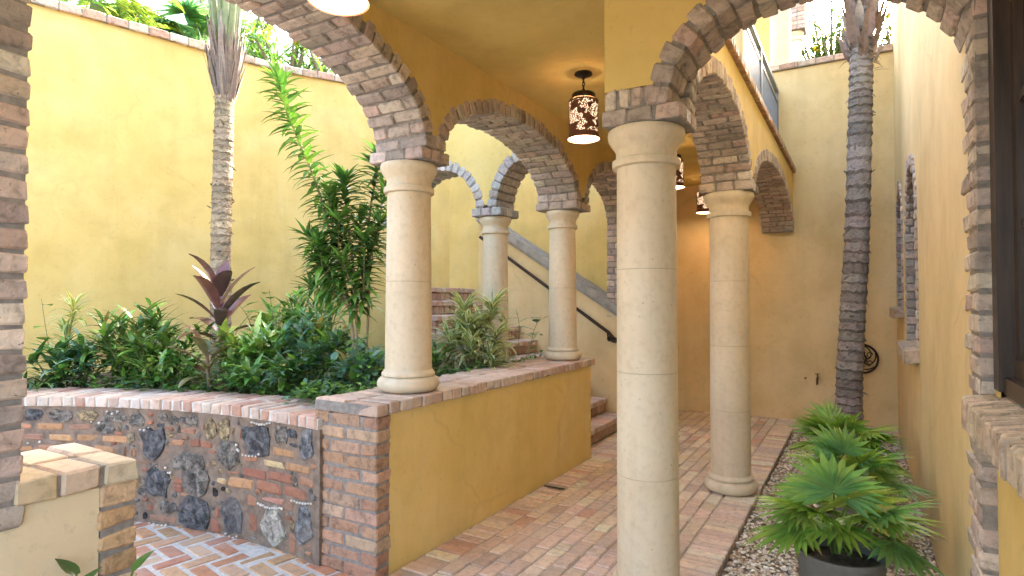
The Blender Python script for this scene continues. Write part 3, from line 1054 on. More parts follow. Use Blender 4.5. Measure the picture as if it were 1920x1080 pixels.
t0 = thing('low_wall', 'short low ochre wall end with worn brick cap at the left foreground', 'low wall', (-2.46, .6, 0))
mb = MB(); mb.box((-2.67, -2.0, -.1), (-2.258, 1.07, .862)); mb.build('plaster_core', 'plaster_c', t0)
mb = MB(); brick_block(mb, -2.67, -2.247, 1.068, 1.19, 0, .862, pal_orange, .0785, .21, gap=.016, ch=.008, jit=.005); mb.build('brick_pier', ['brick', 'mortar'], t0)
mb = MB()
for k in range(3):
    y1 = 1.195 - k * .125
    for x0, x1 in ((-2.685, -2.466), (-2.455, -2.24)):
        mb.brick(ID, x0, x1, y1 - .118, y1 - .006, .866, .94 + rnd.uniform(-.002, .003), 0, jc(rnd.choice([(.60, .46, .32), (.63, .51, .38), (.57, .43, .27)]), .1), .007, .005)
mb.box((-2.68, .82, .867), (-2.25, 1.185, .933), 1)
mb.build('brick_cap', ['brick_worn', 'mortar'], t0)

# drain
t0 = thing('floor_drain', 'dark slotted drain set in the brick edge below the low wall', 'drain', (-2.15, 4.34, 0))
mb = MB(); mb.box((-2.245, 4.31, -.03), (-2.055, 4.385, -.008)); mb.build('tray', 'iron', t0)
mb = MB()
for k in range(5): mb.box((-2.24, 4.317 + k * .014, -.007), (-2.06, 4.324 + k * .014, -.002))
mb.build('bars', 'iron', t0)

# ------------------------------------------------------------------ planter retaining wall of rubble
PC = Curve([(-2.66, 2.40), (-3.0, 2.43), (-3.5, 2.42), (-4.03, 2.33), (-4.55, 2.17), (-5.2, 1.83), (-5.75, 1.35), (-6.15, .7), (-6.3, -.2), (-6.2, -1.2)])
def PW(s, zz, o):
    x, y = PC.at(s, o); return (x, y, zz)     # o > 0 is towards the patio
t0 = thing('planter_wall', 'curved rubble retaining wall of dark stones and old bricks below the planted bed', 'retaining wall', (-4.0, 2.4, 0))
mb = MB(); curve_slab(mb, PC, 0, -.36, -.1, .764, 60); mb.build('mortar_core', 'mortar_rubble', t0)
stones = [(1.65, .69, .14, .1, 'g'), (1.51, .53, .21, .23, 'd'), (1.34, .70, .09, .07, 'g'), (1.18, .71, .1, .08, 'g'), (1.01, .66, .1, .14, 't'), (.89, .67, .11, .15, 't'), (.59, .64, .28, .19, 'd'), (.37, .70, .13, .11, 'g'), (.13, .66, .15, .2, 'b'), (.86, .51, .2, .18, 'g'), (1.18, .43, .33, .17, 'g'), (1.13, .31, .25, .18, 'g'), (1.46, .27, .19, .22, 'd'), (1.14, .10, .28, .21, 'd'), (.81, .14, .2, .25, 'd'), (.43, .13, .24, .24, 'w'), (.14, .2, .17, .25, 'b'), (1.37, .12, .16, .08, 'g'), (.97, .26, .05, .06, 'k'), (.9, .29, .04, .03, 'k'), (1.57, .04, .04, .05, 'k')]
bricks = [(1.21, .64, .14, .05), (1.3, .55, .13, .06), (1.15, .56, .09, .06), (1.05, .56, .12, .06), (.34, .59, .22, .06, 'o'), (.45, .515, .23, .06, 't'), (.2, .52, .25, .06, 'o'), (.61, .43, .23, .06), (.37, .44, .23, .06), (.12, .45, .15, .05), (.92, .34, .09, .05, 't'), (.74, .345, .23, .06, 'o'), (.48, .36, .23, .06), (.23, .37, .23, .06), (.44, .285, .22, .05, 'p'), (.81, .41, .13, .04), (1.42, .035, .24, .06), (1.53, .10, .06, .04), (.65, .51, .14, .05), (1.23, .215, .09, .04), (1.29, .25, .09, .05), (.63, .25, .09, .08), (.95, .13, .05, .09), (.25, .07, .08, .13), (.62, .12, .09, .13), (.11, .08, .08, .05), (.75, .66, .05, .09)]
k = 0
for row in range(9):      # the far left of the wall is mostly coursed brick
    s_ = 1.72 + (row % 2) * .09
    while s_ < 3.3:
        w = rnd.uniform(.17, .22)
        if rnd.random() < .68: bricks.append((s_ + w / 2, .70 - row * .075, w * .92, .055, rnd.choice('rro')))
        else: stones.append((s_ + w / 2, .70 - row * .075, w * .9, .085, rnd.choice('gdt')))
        s_ += w + .012
sc_col = {'g': (.21, .19, .165), 'd': (.13, .13, .135), 't': (.34, .26, .15), 'b': (.19, .195, .205), 'w': (.46, .44, .38), 'k': (.02, .02, .022)}
def clear(s_, zz, w, h):
    for it in stones + bricks:
        if abs(it[0] - s_) < (it[2] + w) * .45 and abs(it[1] - zz) < (it[3] + h) * .47: return False
    return True
for i in range(2600):
    q_ = max(.25, 1 - i / 1500)
    s_, zz, w, h = rnd.uniform(.05, 3.2), rnd.uniform(.02, .74), rnd.uniform(.03, .05 + .10 * q_), rnd.uniform(.02, .03 + .06 * q_)
    if clear(s_, zz, w, h):
        if rnd.random() < .28: bricks.append((s_, zz, w, h))
        else: stones.append((s_, zz, w, h, rnd.choice('ggdt')))
ms_ = MB()
for s_, zz, w, h, kd in stones:
    nv = 11 if w > .06 else 7
    ph = rnd.uniform(0, 6)
    ring = []
    for i in range(nv):
        a = 2 * math.pi * i / nv
        e = abs(math.cos(a)) ** 3 + abs(math.sin(a)) ** 3
        rr = e ** (-1 / 3.0) * rnd.choice([.78, .9, 1.0, 1.08, 1.16]) * rnd.uniform(.95, 1.05)
        ring.append((math.cos(a) * rr * w / 2, math.sin(a) * rr * h / 2))
    w *= 1.16; h *= 1.14
    dep = min(w, h) * .035 + .005
    b0 = len(ms_.v)
    for f_, o in ((1.0, -.004), (.95, dep * .7), (.60, dep)):
        for (a, c) in ring:
            ms_.v.append(PW(max(.002, s_ + a * f_), max(.002, min(.76, zz + c * f_)), o + (rnd.uniform(-.3, .3) * dep if f_ < 1 else 0)))
    ms_.v.append(PW(max(.002, s_), zz, dep * rnd.uniform(.85, 1.3)))
    cb = sc_col[kd]
    for r_ in range(2):
        for i in range(nv):
            p = b0 + r_ * nv + i; q = b0 + r_ * nv + (i + 1) % nv
            ms_.face((p, q, q + nv, p + nv), 0, jc(cb, .38))
    for i in range(nv):
        ms_.face((b0 + 2 * nv + i, b0 + 2 * nv + (i + 1) % nv, b0 + 3 * nv), 0, jc(cb, .38))
ms_.build('field_stones', 'stone', t0)
mb = MB()
bc = {'o': (.46, .26, .13), 't': (.52, .38, .20), 'p': (.42, .22, .16)}
for it in bricks:
    s_, zz, w, h = it[:4]
    cb = jc(bc[it[4]], .12) if len(it) > 4 and it[4] in bc else pal_red()
    tl = rnd.uniform(-.03, .03)
    def fn(a, c, o, s_=s_, zz=zz, tl=tl): return PW(max(.002, s_ + a), max(.001, min(.762, zz + c + a * tl)), o)
    mb.brick(fn, -w / 2, w / 2, -h / 2, h / 2, -.05, rnd.uniform(.002, .011), 0, cb, min(.012, h * .24), .006)
mb.build('old_bricks', 'brick_red', t0)
mb = MB()
rowsP = [((1.61, .625), (1.54, .64), 3), ((.63, .745), (.46, .755), 8), ((.77, .59), (.75, .55), 3), ((.71, .535), (.56, .55), 6), ((.56, .25), (.34, .262), 11), ((.25, .325), (.06, .345), 8), ((1.52, .004), (1.38, .004), 5), ((.86, .012), (.76, .012), 4), ((1.39, .38), (1.35, .35), 3), ((2.0, .66), (1.94, .66), 2), ((2.55, .52), (2.38, .52), 3), ((1.88, .735), (1.8, .735), 3)]
for (a0, b0_), (a1, b1_), n in rowsP:
    for i in range(n):
        k = i / max(1, n - 1)
        p = V(PW(a0 + (a1 - a0) * k, b0_ + (b1_ - b0_) * k + rnd.uniform(-.004, .004) - .012 * math.sin(k * math.pi), .012))
        r = rnd.uniform(.007, .011)
        mb.lathe([(r * .5, -r * .7), (r, 0), (r * .5, r * .7)], p, 8)
mb.build('shell_studs', 'shell', t0, True)
mb = MB()
q = .012
while q < 5.2:
    w = rnd.uniform(.078, .10)
    dz = rnd.uniform(-.003, .003)
    for o0, o1 in ((.018, -.195), (-.205, -.405)):
        mb.brick(PW and (lambda s_, o, zz: PW(s_, zz, o)), q + .008, q + w - .008, min(o0, o1), max(o0, o1), .768, .835 + dz, 0, pal_cap() if rnd.random() < .86 else jc((.47, .27, .20), .12), .006, .004)
    q += w
curve_slab(mb, PC, .008, -.40, .766, .828, 60, 1, .01, 5.2)
mb.build('brick_cap', ['brick_worn', 'mortar_pale'], t0)

# planted bed soil
mb = MB()
n = 30
for i in range(n):
    a = PC.at(PC.L * i / n, -.2); b = PC.at(PC.L * (i + 1) / n, -.2)
    c = REAR.at(REAR.L * (1 - .92 * (i + 1) / n), .05); d = REAR.at(REAR.L * (1 - .92 * i / n), .05)
    mb.poly([(*a, .74), (*b, .74), (*c, .74), (*d, .74)][::-1])
mb.poly([(-2.6, 2.5, .738), (-2.6, 5.36, .738), (-5.4, 5.36, .738), (-4.2, 2.6, .738)])
tag(mb.build('planting_soil', 'earth'), kind='structure')
mb = MB(); mb.box((-4.83, 5.352, 0), (-2.71, 5.358, .75))
tag(mb.build('bed_edge_wall', 'plaster'), 'low plaster edge between the planted bed and the brick stairs', 'wall')

# ------------------------------------------------------------------ house on the right
HX = .375
t0 = thing('house', 'tall ochre plaster house wall along the right side with arched windows', 'house', (.5, 4.0, 0))
W1 = (5.925, .525, 1.16, 2.10, .525)      # centre, half width, sill, spring, rise
W2 = (7.50, .40, 1.46, 2.28, .40)
W0 = (1.95, .70, 1.17, 2.72, .32)         # beside the camera
def holes(ws, ztop, grow=.085):
    def f(y, sg):
        e = 1e-5 * sg
        for c, a, zs, zp, b in ws:
            t = (y + e - c) / (a + grow)
            if abs(t) < 1:
                return ((-.1, zs - .05), (zp + (b + grow) * math.sqrt(1 - t * t), ztop))
        return ((-.1, 1.6), (1.6, ztop))
    return f
def samples(ws, lo, hi, grow=.085):
    s = {lo, hi}
    for c, a, *_ in ws:
        for i in range(33): s.add(round(c - (a + grow) * math.cos(math.pi * i / 32), 5))
    return sorted(x for x in s if lo <= x <= hi)
mb = MB(); wall_y(mb, HX, HX + .3, samples([W1, W2], 2.93, 8.68), holes([W1, W2], 5.45)); mb.build('courtyard_face', 'plaster_b', t0)
mb = MB(); wall_y(mb, .42, .70, samples([W0], 0.2, 2.745, .0), holes([W0], 3.15, .0)); mb.build('gallery_face', 'plaster', t0)
mb = MB(); mb.box((.43, 0.2, 3.26), (.70, 2.93, 5.45)); mb.build('upper_face', 'plaster_b', t0)
mb = MB()
mb.box((3.2, 0.2, 0), (3.4, 8.6, 5.45)); mb.box((.71, 0.2, 0), (3.2, 0.4, 5.45)); mb.box((.71, 8.61, 0), (3.2, 8.8, 5.45)); mb.box((.40, .1, 5.46), (3.4, 8.8, 5.6))
mb.build('rear_walls', 'plaster', t0)
mb = MB()
n = int(round(3.12 / .078))
for k in range(n):
    za = -.02 + k * .078; zb = za + .067
    L = .285 if k % 2 else .20
    L += rnd.uniform(-.02, .02)
    jj = rnd.uniform(-.003, .003)
    if k % 2:
        mb.brick(ID, HX - .006 + jj, .62, 2.742 + jj, 2.742 + .10, za, zb, 0, pal_arch(), .007, .0045)
        mb.brick(ID, HX - .006 + jj, .62, 2.742 + .112, 2.742 + L, za, zb, 0, pal_arch(), .007, .0045)
    else:
        mb.brick(ID, HX - .006 + jj, .62, 2.742 + jj, 2.742 + L, za, zb, 0, pal_arch(), .007, .0045)
mb.box((HX + .002, 2.746, -.05), (.62, 2.93, 3.09), 1)
mb.build('brick_pilaster', ['brick', 'mortar'], t0)

def window(name, par, x0, frame_x, sill_over, pitch, ring_bricks=True, lab=None):
    c, a, zs, zp, b = par
    wn = thing('arched_window', lab, 'window', (x0, c, zs)) if False else None
    if ring_bricks:
        mb = MB(); arch(mb, 'y', c, zp, a, b, .09, x0 - .008, frame_x + .02, pal_arch, wy=2, pitch=.072)
        for y0, y1 in ((c - a - .09, c - a), (c + a, c + a + .09)):
            brick_block(mb, x0 - .014, frame_x + .02, y0, y1, zs - .02, zp, pal_arch, .075, .2)
        so = mb.build('brick_surround', ['brick', 'mortar'], t0)
    mb = MB()
    y = c - a - .10
    while y < c + a + .09:
        w = pitch * rnd.uniform(.9, 1.1)
        dz = rnd.uniform(-.003, .003)
        def fn(p, q, r): return (p, q, r + (p - frame_x) * .16)
        mb.brick(fn, x0 - sill_over + rnd.uniform(-.006, .004), frame_x + .03, y + .004, min(y + w, c + a + .10) - .004, zs - .105, zs + dz, 0, jc((.47, .37, .27), .12), .006, .004)
        y += w
    n0 = len(mb.v)
    mb.box((x0 - sill_over + .008, c - a - .09, zs - .11), (frame_x + .02, c + a + .095, zs - .03), 1)
    mb.build('brick_sill', ['brick', 'mortar'], t0)
    # timber frame: stiles, arched head, rails
    mb = MB()
    fw = .06
    x1 = frame_x + .05
    N = 28
    def ring_(r, x):
        P_ = [(x, c - a + r, zs), ]
        for i in range(N + 1):
            th = math.pi * i / N
            P_.append((x, c - (a - r) * math.cos(th), zp + (b - r) * math.sin(th)))
        P_.append((x, c + a - r, zs))
        return P_
    A_, B_ = ring_(0, frame_x), ring_(fw, frame_x)
    C_, D_ = ring_(0, x1), ring_(fw, x1)
    for i in range(len(A_) - 1):
        mb.poly([A_[i], A_[i + 1], B_[i + 1], B_[i]]); mb.poly([B_[i], B_[i + 1], D_[i + 1], D_[i]])
        mb.poly([C_[i], C_[i + 1], D_[i + 1], D_[i]][::-1])
    mb.box((frame_x - .004, c - a + .005, zs + .001), (x1 + .003, c + a - .005, zs + .13))
    fo = mb.build('window_frame', 'wood', t0)
    mb = MB()
    mb.box((frame_x + .006, c - .03, zs + .13), (x1 - .004, c + .03, zp + b - fw))
    for zz in ((zs + .59, zs + 1.02) if zp - zs > 1 else (zs + .42, zs + .80)):
        mb.box((frame_x + .009, c - a + fw, zz - .016), (x1 - .007, c + a - fw, zz + .016))
    for yy in (c - a * .5, c + a * .5):
        mb.box((frame_x + .012, yy - .013, zs + .13), (x1 - .010, yy + .013, zp + b * .78))
    mb.build('muntins', 'wood', fo)
    mb = MB()
    mb.poly([(frame_x + .025, p[1], p[2]) for p in ring_(.02, 0)])
    mb.build('glass', 'glass', fo)
window('w', W1, HX, .475, .085, .075)
window('w', W2, HX, .475, .085, .075)
window('w', W0, .40, .462, .085, .047, False)
mb = MB()
mb.box((.414, 2.648, 1.185), (.50, 2.738, 3.05)); mb.box((.428, 1.3, 1.178), (.50, 2.735, 1.235))
mb.build('window_jamb', 'wood', t0)

# hose tap + iron wall ornament on the end wall
t0 = thing('hose_tap', 'small brass hose tap on the end wall left of the palm trunk', 'tap', (-.463, 8.33, .52))
mb = MB(); mb.tube([(-.463, 8.372, .545), (-.463, 8.29, .545), (-.463, 8.265, .53), (-.463, 8.26, .47)], [.013, .014, .014, .011], 10); mb.build('spout', 'brass', t0, True)
mb = MB(); mb.tube([(-.463, 8.30, .55), (-.463, 8.30, .60)], .007, 8); mb.tube([(-.463, 8.30, .597), (-.463, 8.30, .605)], .027, 12); mb.build('handle', 'brass', t0, True)
mb = MB(); mb.tube([(-.60, 8.372, .535), (-.60, 8.33, .535)], .012, 8); mb.build('outlet', 'brass', t0, True)
t0 = thing('hose_reel', 'round black iron scroll ornament on the end wall behind the palm trunk', 'iron ornament', (.09, 8.31, .81))
mb = MB()
cx, cz = .01, .81
def circ(r, n=28, x=cx, zc_=cz): return [(x + r * math.cos(2 * math.pi * i / n), 8.31, zc_ + r * math.sin(2 * math.pi * i / n)) for i in range(n + 1)]
mb.tube(circ(.17), .013, 8); mb.tube(circ(.05), .010, 8)
mb.tube([(cx, 8.372, cz), (cx, 8.29, cz)], .03, 10); mb.build('outer_ring', 'iron', t0, True)
for k in range(6):
    a = k * math.pi / 3
    mb = MB()
    pts = []
    for i in range(16):
        q = i / 15
        rr = .05 + .11 * q; an = a + 1.5 * q * q
        pts.append((cx + rr * math.cos(an), 8.31, cz + rr * math.sin(an)))
    mb.tube(pts, .008, 6)
    mb.tube([(cx + .10 * math.cos(a + .5) + .03 * math.cos(t_), 8.31, cz + .10 * math.sin(a + .5) + .03 * math.sin(t_)) for t_ in [j * .5 for j in range(11)]], .006, 6)
    mb.build('scroll', 'iron', t0, True)

# ------------------------------------------------------------------ pendant lamps
def lamp(x, y, label):
    zb = 2.63
    t0 = thing('pendant_lamp', label, 'lamp', (x, y, 3.1), 'pierced metal pendant lamps along the ceiling')
    mb = MB(); mb.lathe([(.062, -.001), (.064, -.012), (.045, -.022), (.012, -.026), (.008, -.045)], (x, y, 3.1), 28); mb.build('ceiling_rose', 'bronze', t0, True)
    mb = MB()
    for k in range(5):
        zc_ = 3.047 - k * .024
        pts = []
        for i in range(13):
            a = 2 * math.pi * i / 12
            u, w = .009 * math.cos(a), .017 * math.sin(a)
            pts.append((x + (u if k % 2 else 0), y + (0 if k % 2 else u), zc_ + w))
        mb.tube(pts, .003, 6, cap=False)
    mb.build('chain', 'bronze', t0, True)
    mb = MB()
    mb.lathe([(.012, .335), (.075, .325), (.082, .318), (.082, .286), (.078, .284)], (x, y, zb), 36)
    for k in range(4):
        a = k * math.pi / 2 + .4
        mb.tube([(x + .078 * math.cos(a), y + .078 * math.sin(a), zb + .30), (x + .103 * math.cos(a), y + .103 * math.sin(a), zb + .272)], .004, 5)
    mb.build('cap', 'bronze', t0, True)
    mb = MB(); mb.lathe([(.114, 0), (.110, .008), (.104, .05), (.104, .258), (.100, .272), (.094, .276)], (x, y, zb), 48, cap=False)
    so = mb.build('shade', 'lamp_shade', None, True, loc=(x, y, zb))
    so.parent = t0; so.location = (0, 0, zb - 3.1)
    mb = MB(); mb.lathe([(.108, .004), (.0985, .05), (.0985, .262)], (x, y, zb), 40, cap=False); mb.build('liner', 'lamp_liner', so, True)
    mb = MB(); mb.lathe([(.005, .10), (.028, .115), (.034, .14), (.028, .17), (.014, .20), (.014, .27)], (x, y, zb), 20); mb.build('bulb', 'bulb', t0, True)
    for zz, en in ((.02, .55), (.30, .05)):
        ld = bpy.data.lights.new('lamp_light', 'POINT'); ld.energy = en; ld.color = (1.0, .88, .66); ld.shadow_soft_size = .03
        lo = bpy.data.objects.new('lamp_light', ld); COL.objects.link(lo); lo.parent = t0
        lo.location = (0, 0, zb + zz - 3.1)
    return t0
l0 = lamp(-1.66, 3.85, 'pierced bronze pendant lamp hanging in full view left of the foreground column')
copy_thing(l0, (-1.69, 1.60, 3.1), 'pierced pendant lamp cut off by the top of the picture before the big arch')
copy_thing(l0, (-1.60, 5.95, 3.1), 'pierced pendant lamp showing as a sliver right of the foreground column')
copy_thing(l0, (-1.70, 7.85, 3.1), 'farthest pierced pendant lamp seen half behind the rear walkway column')
ORG_LINER = None

# ------------------------------------------------------------------ plants
def gcol(base, j=.25):
    k = 1 + rnd.uniform(-j, j)
    return (base[0] * k * (1 + rnd.uniform(-.15, .15)), base[1] * k, base[2] * k * (1 + rnd.uniform(-.15, .15)))
DK = (.060, .145, .040); MD = (.115, .25, .058); LT = (.20, .38, .075); YG = (.33, .43, .11); BL = (.13, .26, .19)
UP = V((0, 0, 1))
def rdir(zlo=-.2, zhi=.9):
    a = rnd.uniform(0, 2 * math.pi); z = rnd.uniform(zlo, zhi); r = math.sqrt(max(0, 1 - z * z))
    return V((r * math.cos(a), r * math.sin(a), z))
def lerp_path(P, t):
    n = len(P) - 1
    i = min(int(t * n), n - 1); k = t * n - i
    return V(P[i]).lerp(V(P[i + 1]), k), (V(P[i + 1]) - V(P[i])).normalized()
def smooth(P, n):
    C = [V(p) for p in P]
    C = [C[0] * 2 - C[1]] + C + [C[-1] * 2 - C[-2]]
    out_ = []
    m_ = len(C) - 3
    for q in range(n + 1):
        t = q / n * m_
        i = min(int(t), m_ - 1); t -= i
        a, b, c, d = C[i:i + 4]
        out_.append(.5 * ((2 * b) + (c - a) * t + (2 * a - 5 * b + 4 * c - d) * t * t + (3 * b - a - 3 * c + d) * t ** 3))
    return out_

# tall leaning shrub with whorled leaves
t0 = thing('tall_shrub', 'tall leaning leafy shrub with pale stems behind the short foreground column', 'shrub', (-3.42, 3.45, .74))
stems = [
    ([(-3.42, 3.47, .70), (-3.46, 3.43, 1.35), (-3.53, 3.38, 1.77), (-3.60, 3.33, 2.06), (-3.66, 3.29, 2.32), (-3.73, 3.24, 2.57), (-3.82, 3.18, 2.82), (-3.88, 3.14, 3.03), (-3.93, 3.11, 3.24)], .014, .40, 14),
    ([(-3.36, 3.38, .70), (-3.35, 3.37, 1.52), (-3.39, 3.34, 1.97), (-3.41, 3.32, 2.26), (-3.42, 3.31, 2.42)], .013, .45, 13),
    ([(-3.42, 3.52, .70), (-3.37, 3.53, 1.52), (-3.37, 3.52, 2.07), (-3.31, 3.54, 2.49), (-3.28, 3.56, 2.62)], .012, .42, 13),
    ([(-3.40, 3.35, 1.45), (-3.52, 3.27, 1.58), (-3.64, 3.20, 1.60)], .008, .3, 11),
    ([(-3.50, 3.40, 1.60), (-3.62, 3.30, 1.85), (-3.72, 3.22, 2.0)], .008, .2, 12),
    ([(-3.36, 3.40, 1.55), (-3.22, 3.40, 1.85), (-3.15, 3.42, 2.1)], .008, .2, 12),
    ([(-3.48, 3.40, 1.50), (-3.56, 3.25, 1.72), (-3.52, 3.16, 1.92)], .008, .15, 12),
    ([(-3.50, 3.40, 1.62), (-3.44, 3.28, 1.85), (-3.36, 3.20, 2.10)], .007, .1, 12),
    ([(-3.40, 3.36, 1.45), (-3.52, 3.26, 1.75), (-3.60, 3.20, 1.95)], .007, .1, 12),
    ([(-3.37, 3.40, 1.60), (-3.44, 3.30, 1.95), (-3.50, 3.25, 2.25)], .007, .1, 12),
    ([(-3.36, 3.45, 1.40), (-3.25, 3.35, 1.65), (-3.20, 3.30, 1.95)], .007, .1, 12),
    ([(-3.42, 3.45, 1.35), (-3.30, 3.30, 1.55), (-3.34, 3.22, 1.80)], .007, .1, 12),
    ([(-3.46, 3.43, 1.40), (-3.62, 3.35, 1.70), (-3.70, 3.30, 1.80)], .007, .1, 12),
    ([(-3.38, 3.50, 1.70), (-3.28, 3.50, 2.00), (-3.20, 3.52, 2.35)], .007, .1, 12),
    ([(-3.56, 3.36, 1.95), (-3.50, 3.26, 2.15), (-3.45, 3.20, 2.30)], .007, .1, 12),
    ([(-3.38, 3.50, 1.50), (-3.48, 3.55, 1.85), (-3.52, 3.58, 2.15)], .008, .15, 12),
]
fol = MB(); stm = MB()
for P, r, start, per in stems:
    sp = smooth(P, 26)
    L = sum((sp[i + 1] - sp[i]).length for i in range(26))
    stm.tube(sp, [r * (1 - .55 * i / 26) for i in range(27)], 8, 0, (.36, .28, .18))
    nl = int(L * (1 - start) * 100)
    for i in range(nl):
        t = start + (1 - start) * (i + rnd.random()) / nl
        p, d = lerp_path(sp, t)
        a = i * 2.4 + rnd.uniform(-.3, .3)
        u = d.cross(V((.3, .2, .9))).normalized(); w = d.cross(u)
        o = (u * math.cos(a) + w * math.sin(a))
        top = (t - start) / (1 - start)
        ld = (o + d * (.15 + .55 * top ** 3) + UP * rnd.uniform(-.25, .25)).normalized()
        c = gcol(rnd.choice([DK, MD, MD, (.15, .31, .07), LT]) if top < .8 else rnd.choice([MD, MD, DK]))
        fol.leaf(p, ld, UP, rnd.uniform(.15, .24), rnd.uniform(.034, .052), rnd.uniform(.2, 1.0), 4, .25, c)
    p, d = lerp_path(sp, 1)
    for i in range(14):
        ld = (d * rnd.uniform(.5, 1.1) + rdir(-.1, .6) * .75).normalized()
        fol.leaf(p, ld, UP, rnd.uniform(.13, .20), .036, rnd.uniform(.1, .6), 4, .25, gcol(rnd.choice([LT, MD, MD])))
fol.build('foliage', 'leaf_gloss', t0); stm.build('stems', 'stem', t0, True)

# cordyline plants
def cordyline(name, label, P, nl, L, W, cols, up_lo=.5):
    t0 = thing(name, label, 'plant', P[0])
    stm = MB(); stm.tube(smooth(P, 10), .013, 8, 0, (.22, .15, .11)); stm.build('stem', 'stem', t0, True)
    fol = MB()
    sp = smooth(P, 10)
    for i in range(nl):
        t = .35 + .65 * i / nl
        p, d = lerp_path(sp, t)
        a = i * 2.4
        k = i / nl
        ld = V((math.cos(a) * (1 - .55 * k), math.sin(a) * (1 - .55 * k), up_lo + .9 * k)).normalized()
        l = L * rnd.uniform(.75, 1.05) * (.8 + .3 * math.sin(k * 3))
        fol.tube([p, p + ld * .05], [.006, .004], 5, 0, cols[0])
        fol.leaf(p + ld * .05, ld, UP, l, W * 1.25 * rnd.uniform(.8, 1.1), rnd.uniform(.5, 1.3) * (1 - .4 * k), 7, .32, gcol(rnd.choice(cols), .2), kind='oblong')
    fol.build('foliage', 'leaf_purple', t0, True)
cordyline('cordyline', 'purple broad leaved cordyline standing before the slim palm trunk', [(-4.62, 3.11, .72), (-4.63, 3.10, 1.20), (-4.65, 3.08, 1.58)], 16, .40, .100, [(.17, .068, .070), (.13, .058, .068), (.21, .10, .095), (.12, .068, .08)])
cordyline('cordyline', 'small bronze green cordyline leaning low under the purple one', [(-4.30, 2.80, .72), (-4.31, 2.79, .92), (-4.30, 2.77, 1.12)], 13, .27, .065, [(.20, .14, .075), (.14, .15, .075), (.24, .13, .09)], .1)

# variegated dracaenas
def striped(name, label, heads, nl, L, W, base, col, edge):
    t0 = thing(name, label, 'plant', base)
    fol = MB(); stm = MB()
    stm.tube([V(base) - V((0, 0, .03)), V(base), V(base) + V((0, 0, .05))], [.022, .020, .012], 8, 0, (.28, .22, .13))
    for h in heads:
        h = V(h)
        stm.tube(smooth([base, V(base).lerp(h, .5) + V((0, 0, .03)), h], 8), .008, 6, 0, (.30, .24, .14))
        for i in range(nl):
            k = i / nl
            ld = (rdir(-.1, .5) * 1.0 + UP * (.1 + 1.0 * k)).normalized()
            fol.leaf(h + V((0, 0, -.12 + .14 * k)), ld, UP, L * rnd.uniform(.7, 1.1), W * rnd.uniform(.8, 1.1), rnd.uniform(.8, 2.0) * (1.1 - .6 * k), 6, .2, gcol(col, .2), gcol(edge, .15), kind='strap')
    fol.build('foliage', 'leaf', t0); stm.build('stems', 'stem', t0, True)
striped('striped_plant', 'cream and green striped leafy plant before the white column by the stairs', [(-3.04, 4.37, 1.42), (-2.82, 4.50, 1.45), (-2.93, 4.28, 1.28), (-3.15, 4.45, 1.22), (-2.74, 4.42, 1.20), (-2.98, 4.55, 1.30), (-2.85, 4.22, 1.12), (-3.1, 4.25, 1.15), (-2.9, 4.4, 1.25), (-3.2, 4.35, 1.05), (-2.72, 4.3, 1.02)], 60, .27, .036, (-2.98, 4.41, .74), (.30, .42, .18), (.78, .78, .55))
striped('striped_plant', 'thin pale striped plant against the courtyard wall at the far left', [(-5.92, 2.58, 1.44), (-5.98, 2.55, 1.22)], 36, .26, .026, (-6.0, 2.54, .74), (.30, .40, .14), (.70, .72, .40))

# bushes
def bush(name, label, c, rad, n, leafL, leafW, cols, kind='lance', mat='leaf', droop=(.3, 1.1), stemsN=9, cat='bush', lead=None):
    t0 = thing(name, label, cat, (c[0], c[1], .74))
    fol = MB(); stm = MB()
    tips = []
    for i in range(stemsN):
        a = 2 * math.pi * i / stemsN + rnd.uniform(-.3, .3)
        rr = math.sqrt(rnd.random())
        tip = V((c[0] + rad[0] * rr * math.cos(a), c[1] + rad[1] * rr * math.sin(a), c[2] + rad[2] * rnd.uniform(.25, 1.0) * (1 - .25 * rr) * (1.22 if i % 5 == 0 else 1)))
        b0 = V((c[0] + rad[0] * .35 * rr * math.cos(a), c[1] + rad[1] * .35 * rr * math.sin(a), .72))
        sp = smooth([b0, b0.lerp(tip, .55) + V((0, 0, .06)), tip], 8)
        stm.tube(sp, [.007 * (1 - .5 * j / 8) for j in range(9)], 6, 0, (.20, .19, .09))
        tips.append(sp)
    leafL *= 1.3; leafW *= 1.35
    cols = [tuple(min(.5, c * 1.2) for c in q_) for q_ in cols] * 6 + [(.42, .36, .13)]
    for i in range(int(n * 1.35)):
        sp = rnd.choice(tips)
        t = .12 + .88 * rnd.random() ** .75
        p, d = lerp_path(sp, t)
        p = p + rdir(-1, 1) * rnd.uniform(0, .075)
        ld = (rdir(-.2, .8) + d * .5).normalized()
        hgt = (p.z - .74) / max(.05, c[2] + rad[2] - .74)
        fol.leaf(p, ld, UP, leafL * rnd.uniform(.5, 1.25), leafW * rnd.uniform(.6, 1.25), rnd.uniform(*droop), 4, .22, gcol(rnd.choice(cols)), kind=kind)
    fol.build('foliage', mat, t0); stm.build('stems', 'stem', t0, True)
bush('leafy_bush', 'dark green bush of narrow glossy leaves left of the purple cordyline', (-5.15, 2.78, .98), (.50, .36, .46), 520, .17, .030, [DK, (.09, .16, .045), MD, (.13, .21, .06), LT], mat='leaf_gloss', stemsN=22)
bush('leafy_bush', 'low dark bush spreading over the planter cap below the striped plant', (-5.60, 2.40, .90), (.36, .3, .24), 240, .17, .035, [DK, BL, MD], mat='leaf_gloss', stemsN=12)
bush('leafy_bush', 'bright green bush in the middle of the planted bed right of the cordyline', (-4.18, 3.08, .95), (.30, .28, .36), 360, .17, .040, [MD, LT, LT, YG, (.16, .33, .16), (.24, .40, .20)], mat='leaf_gloss', stemsN=16)
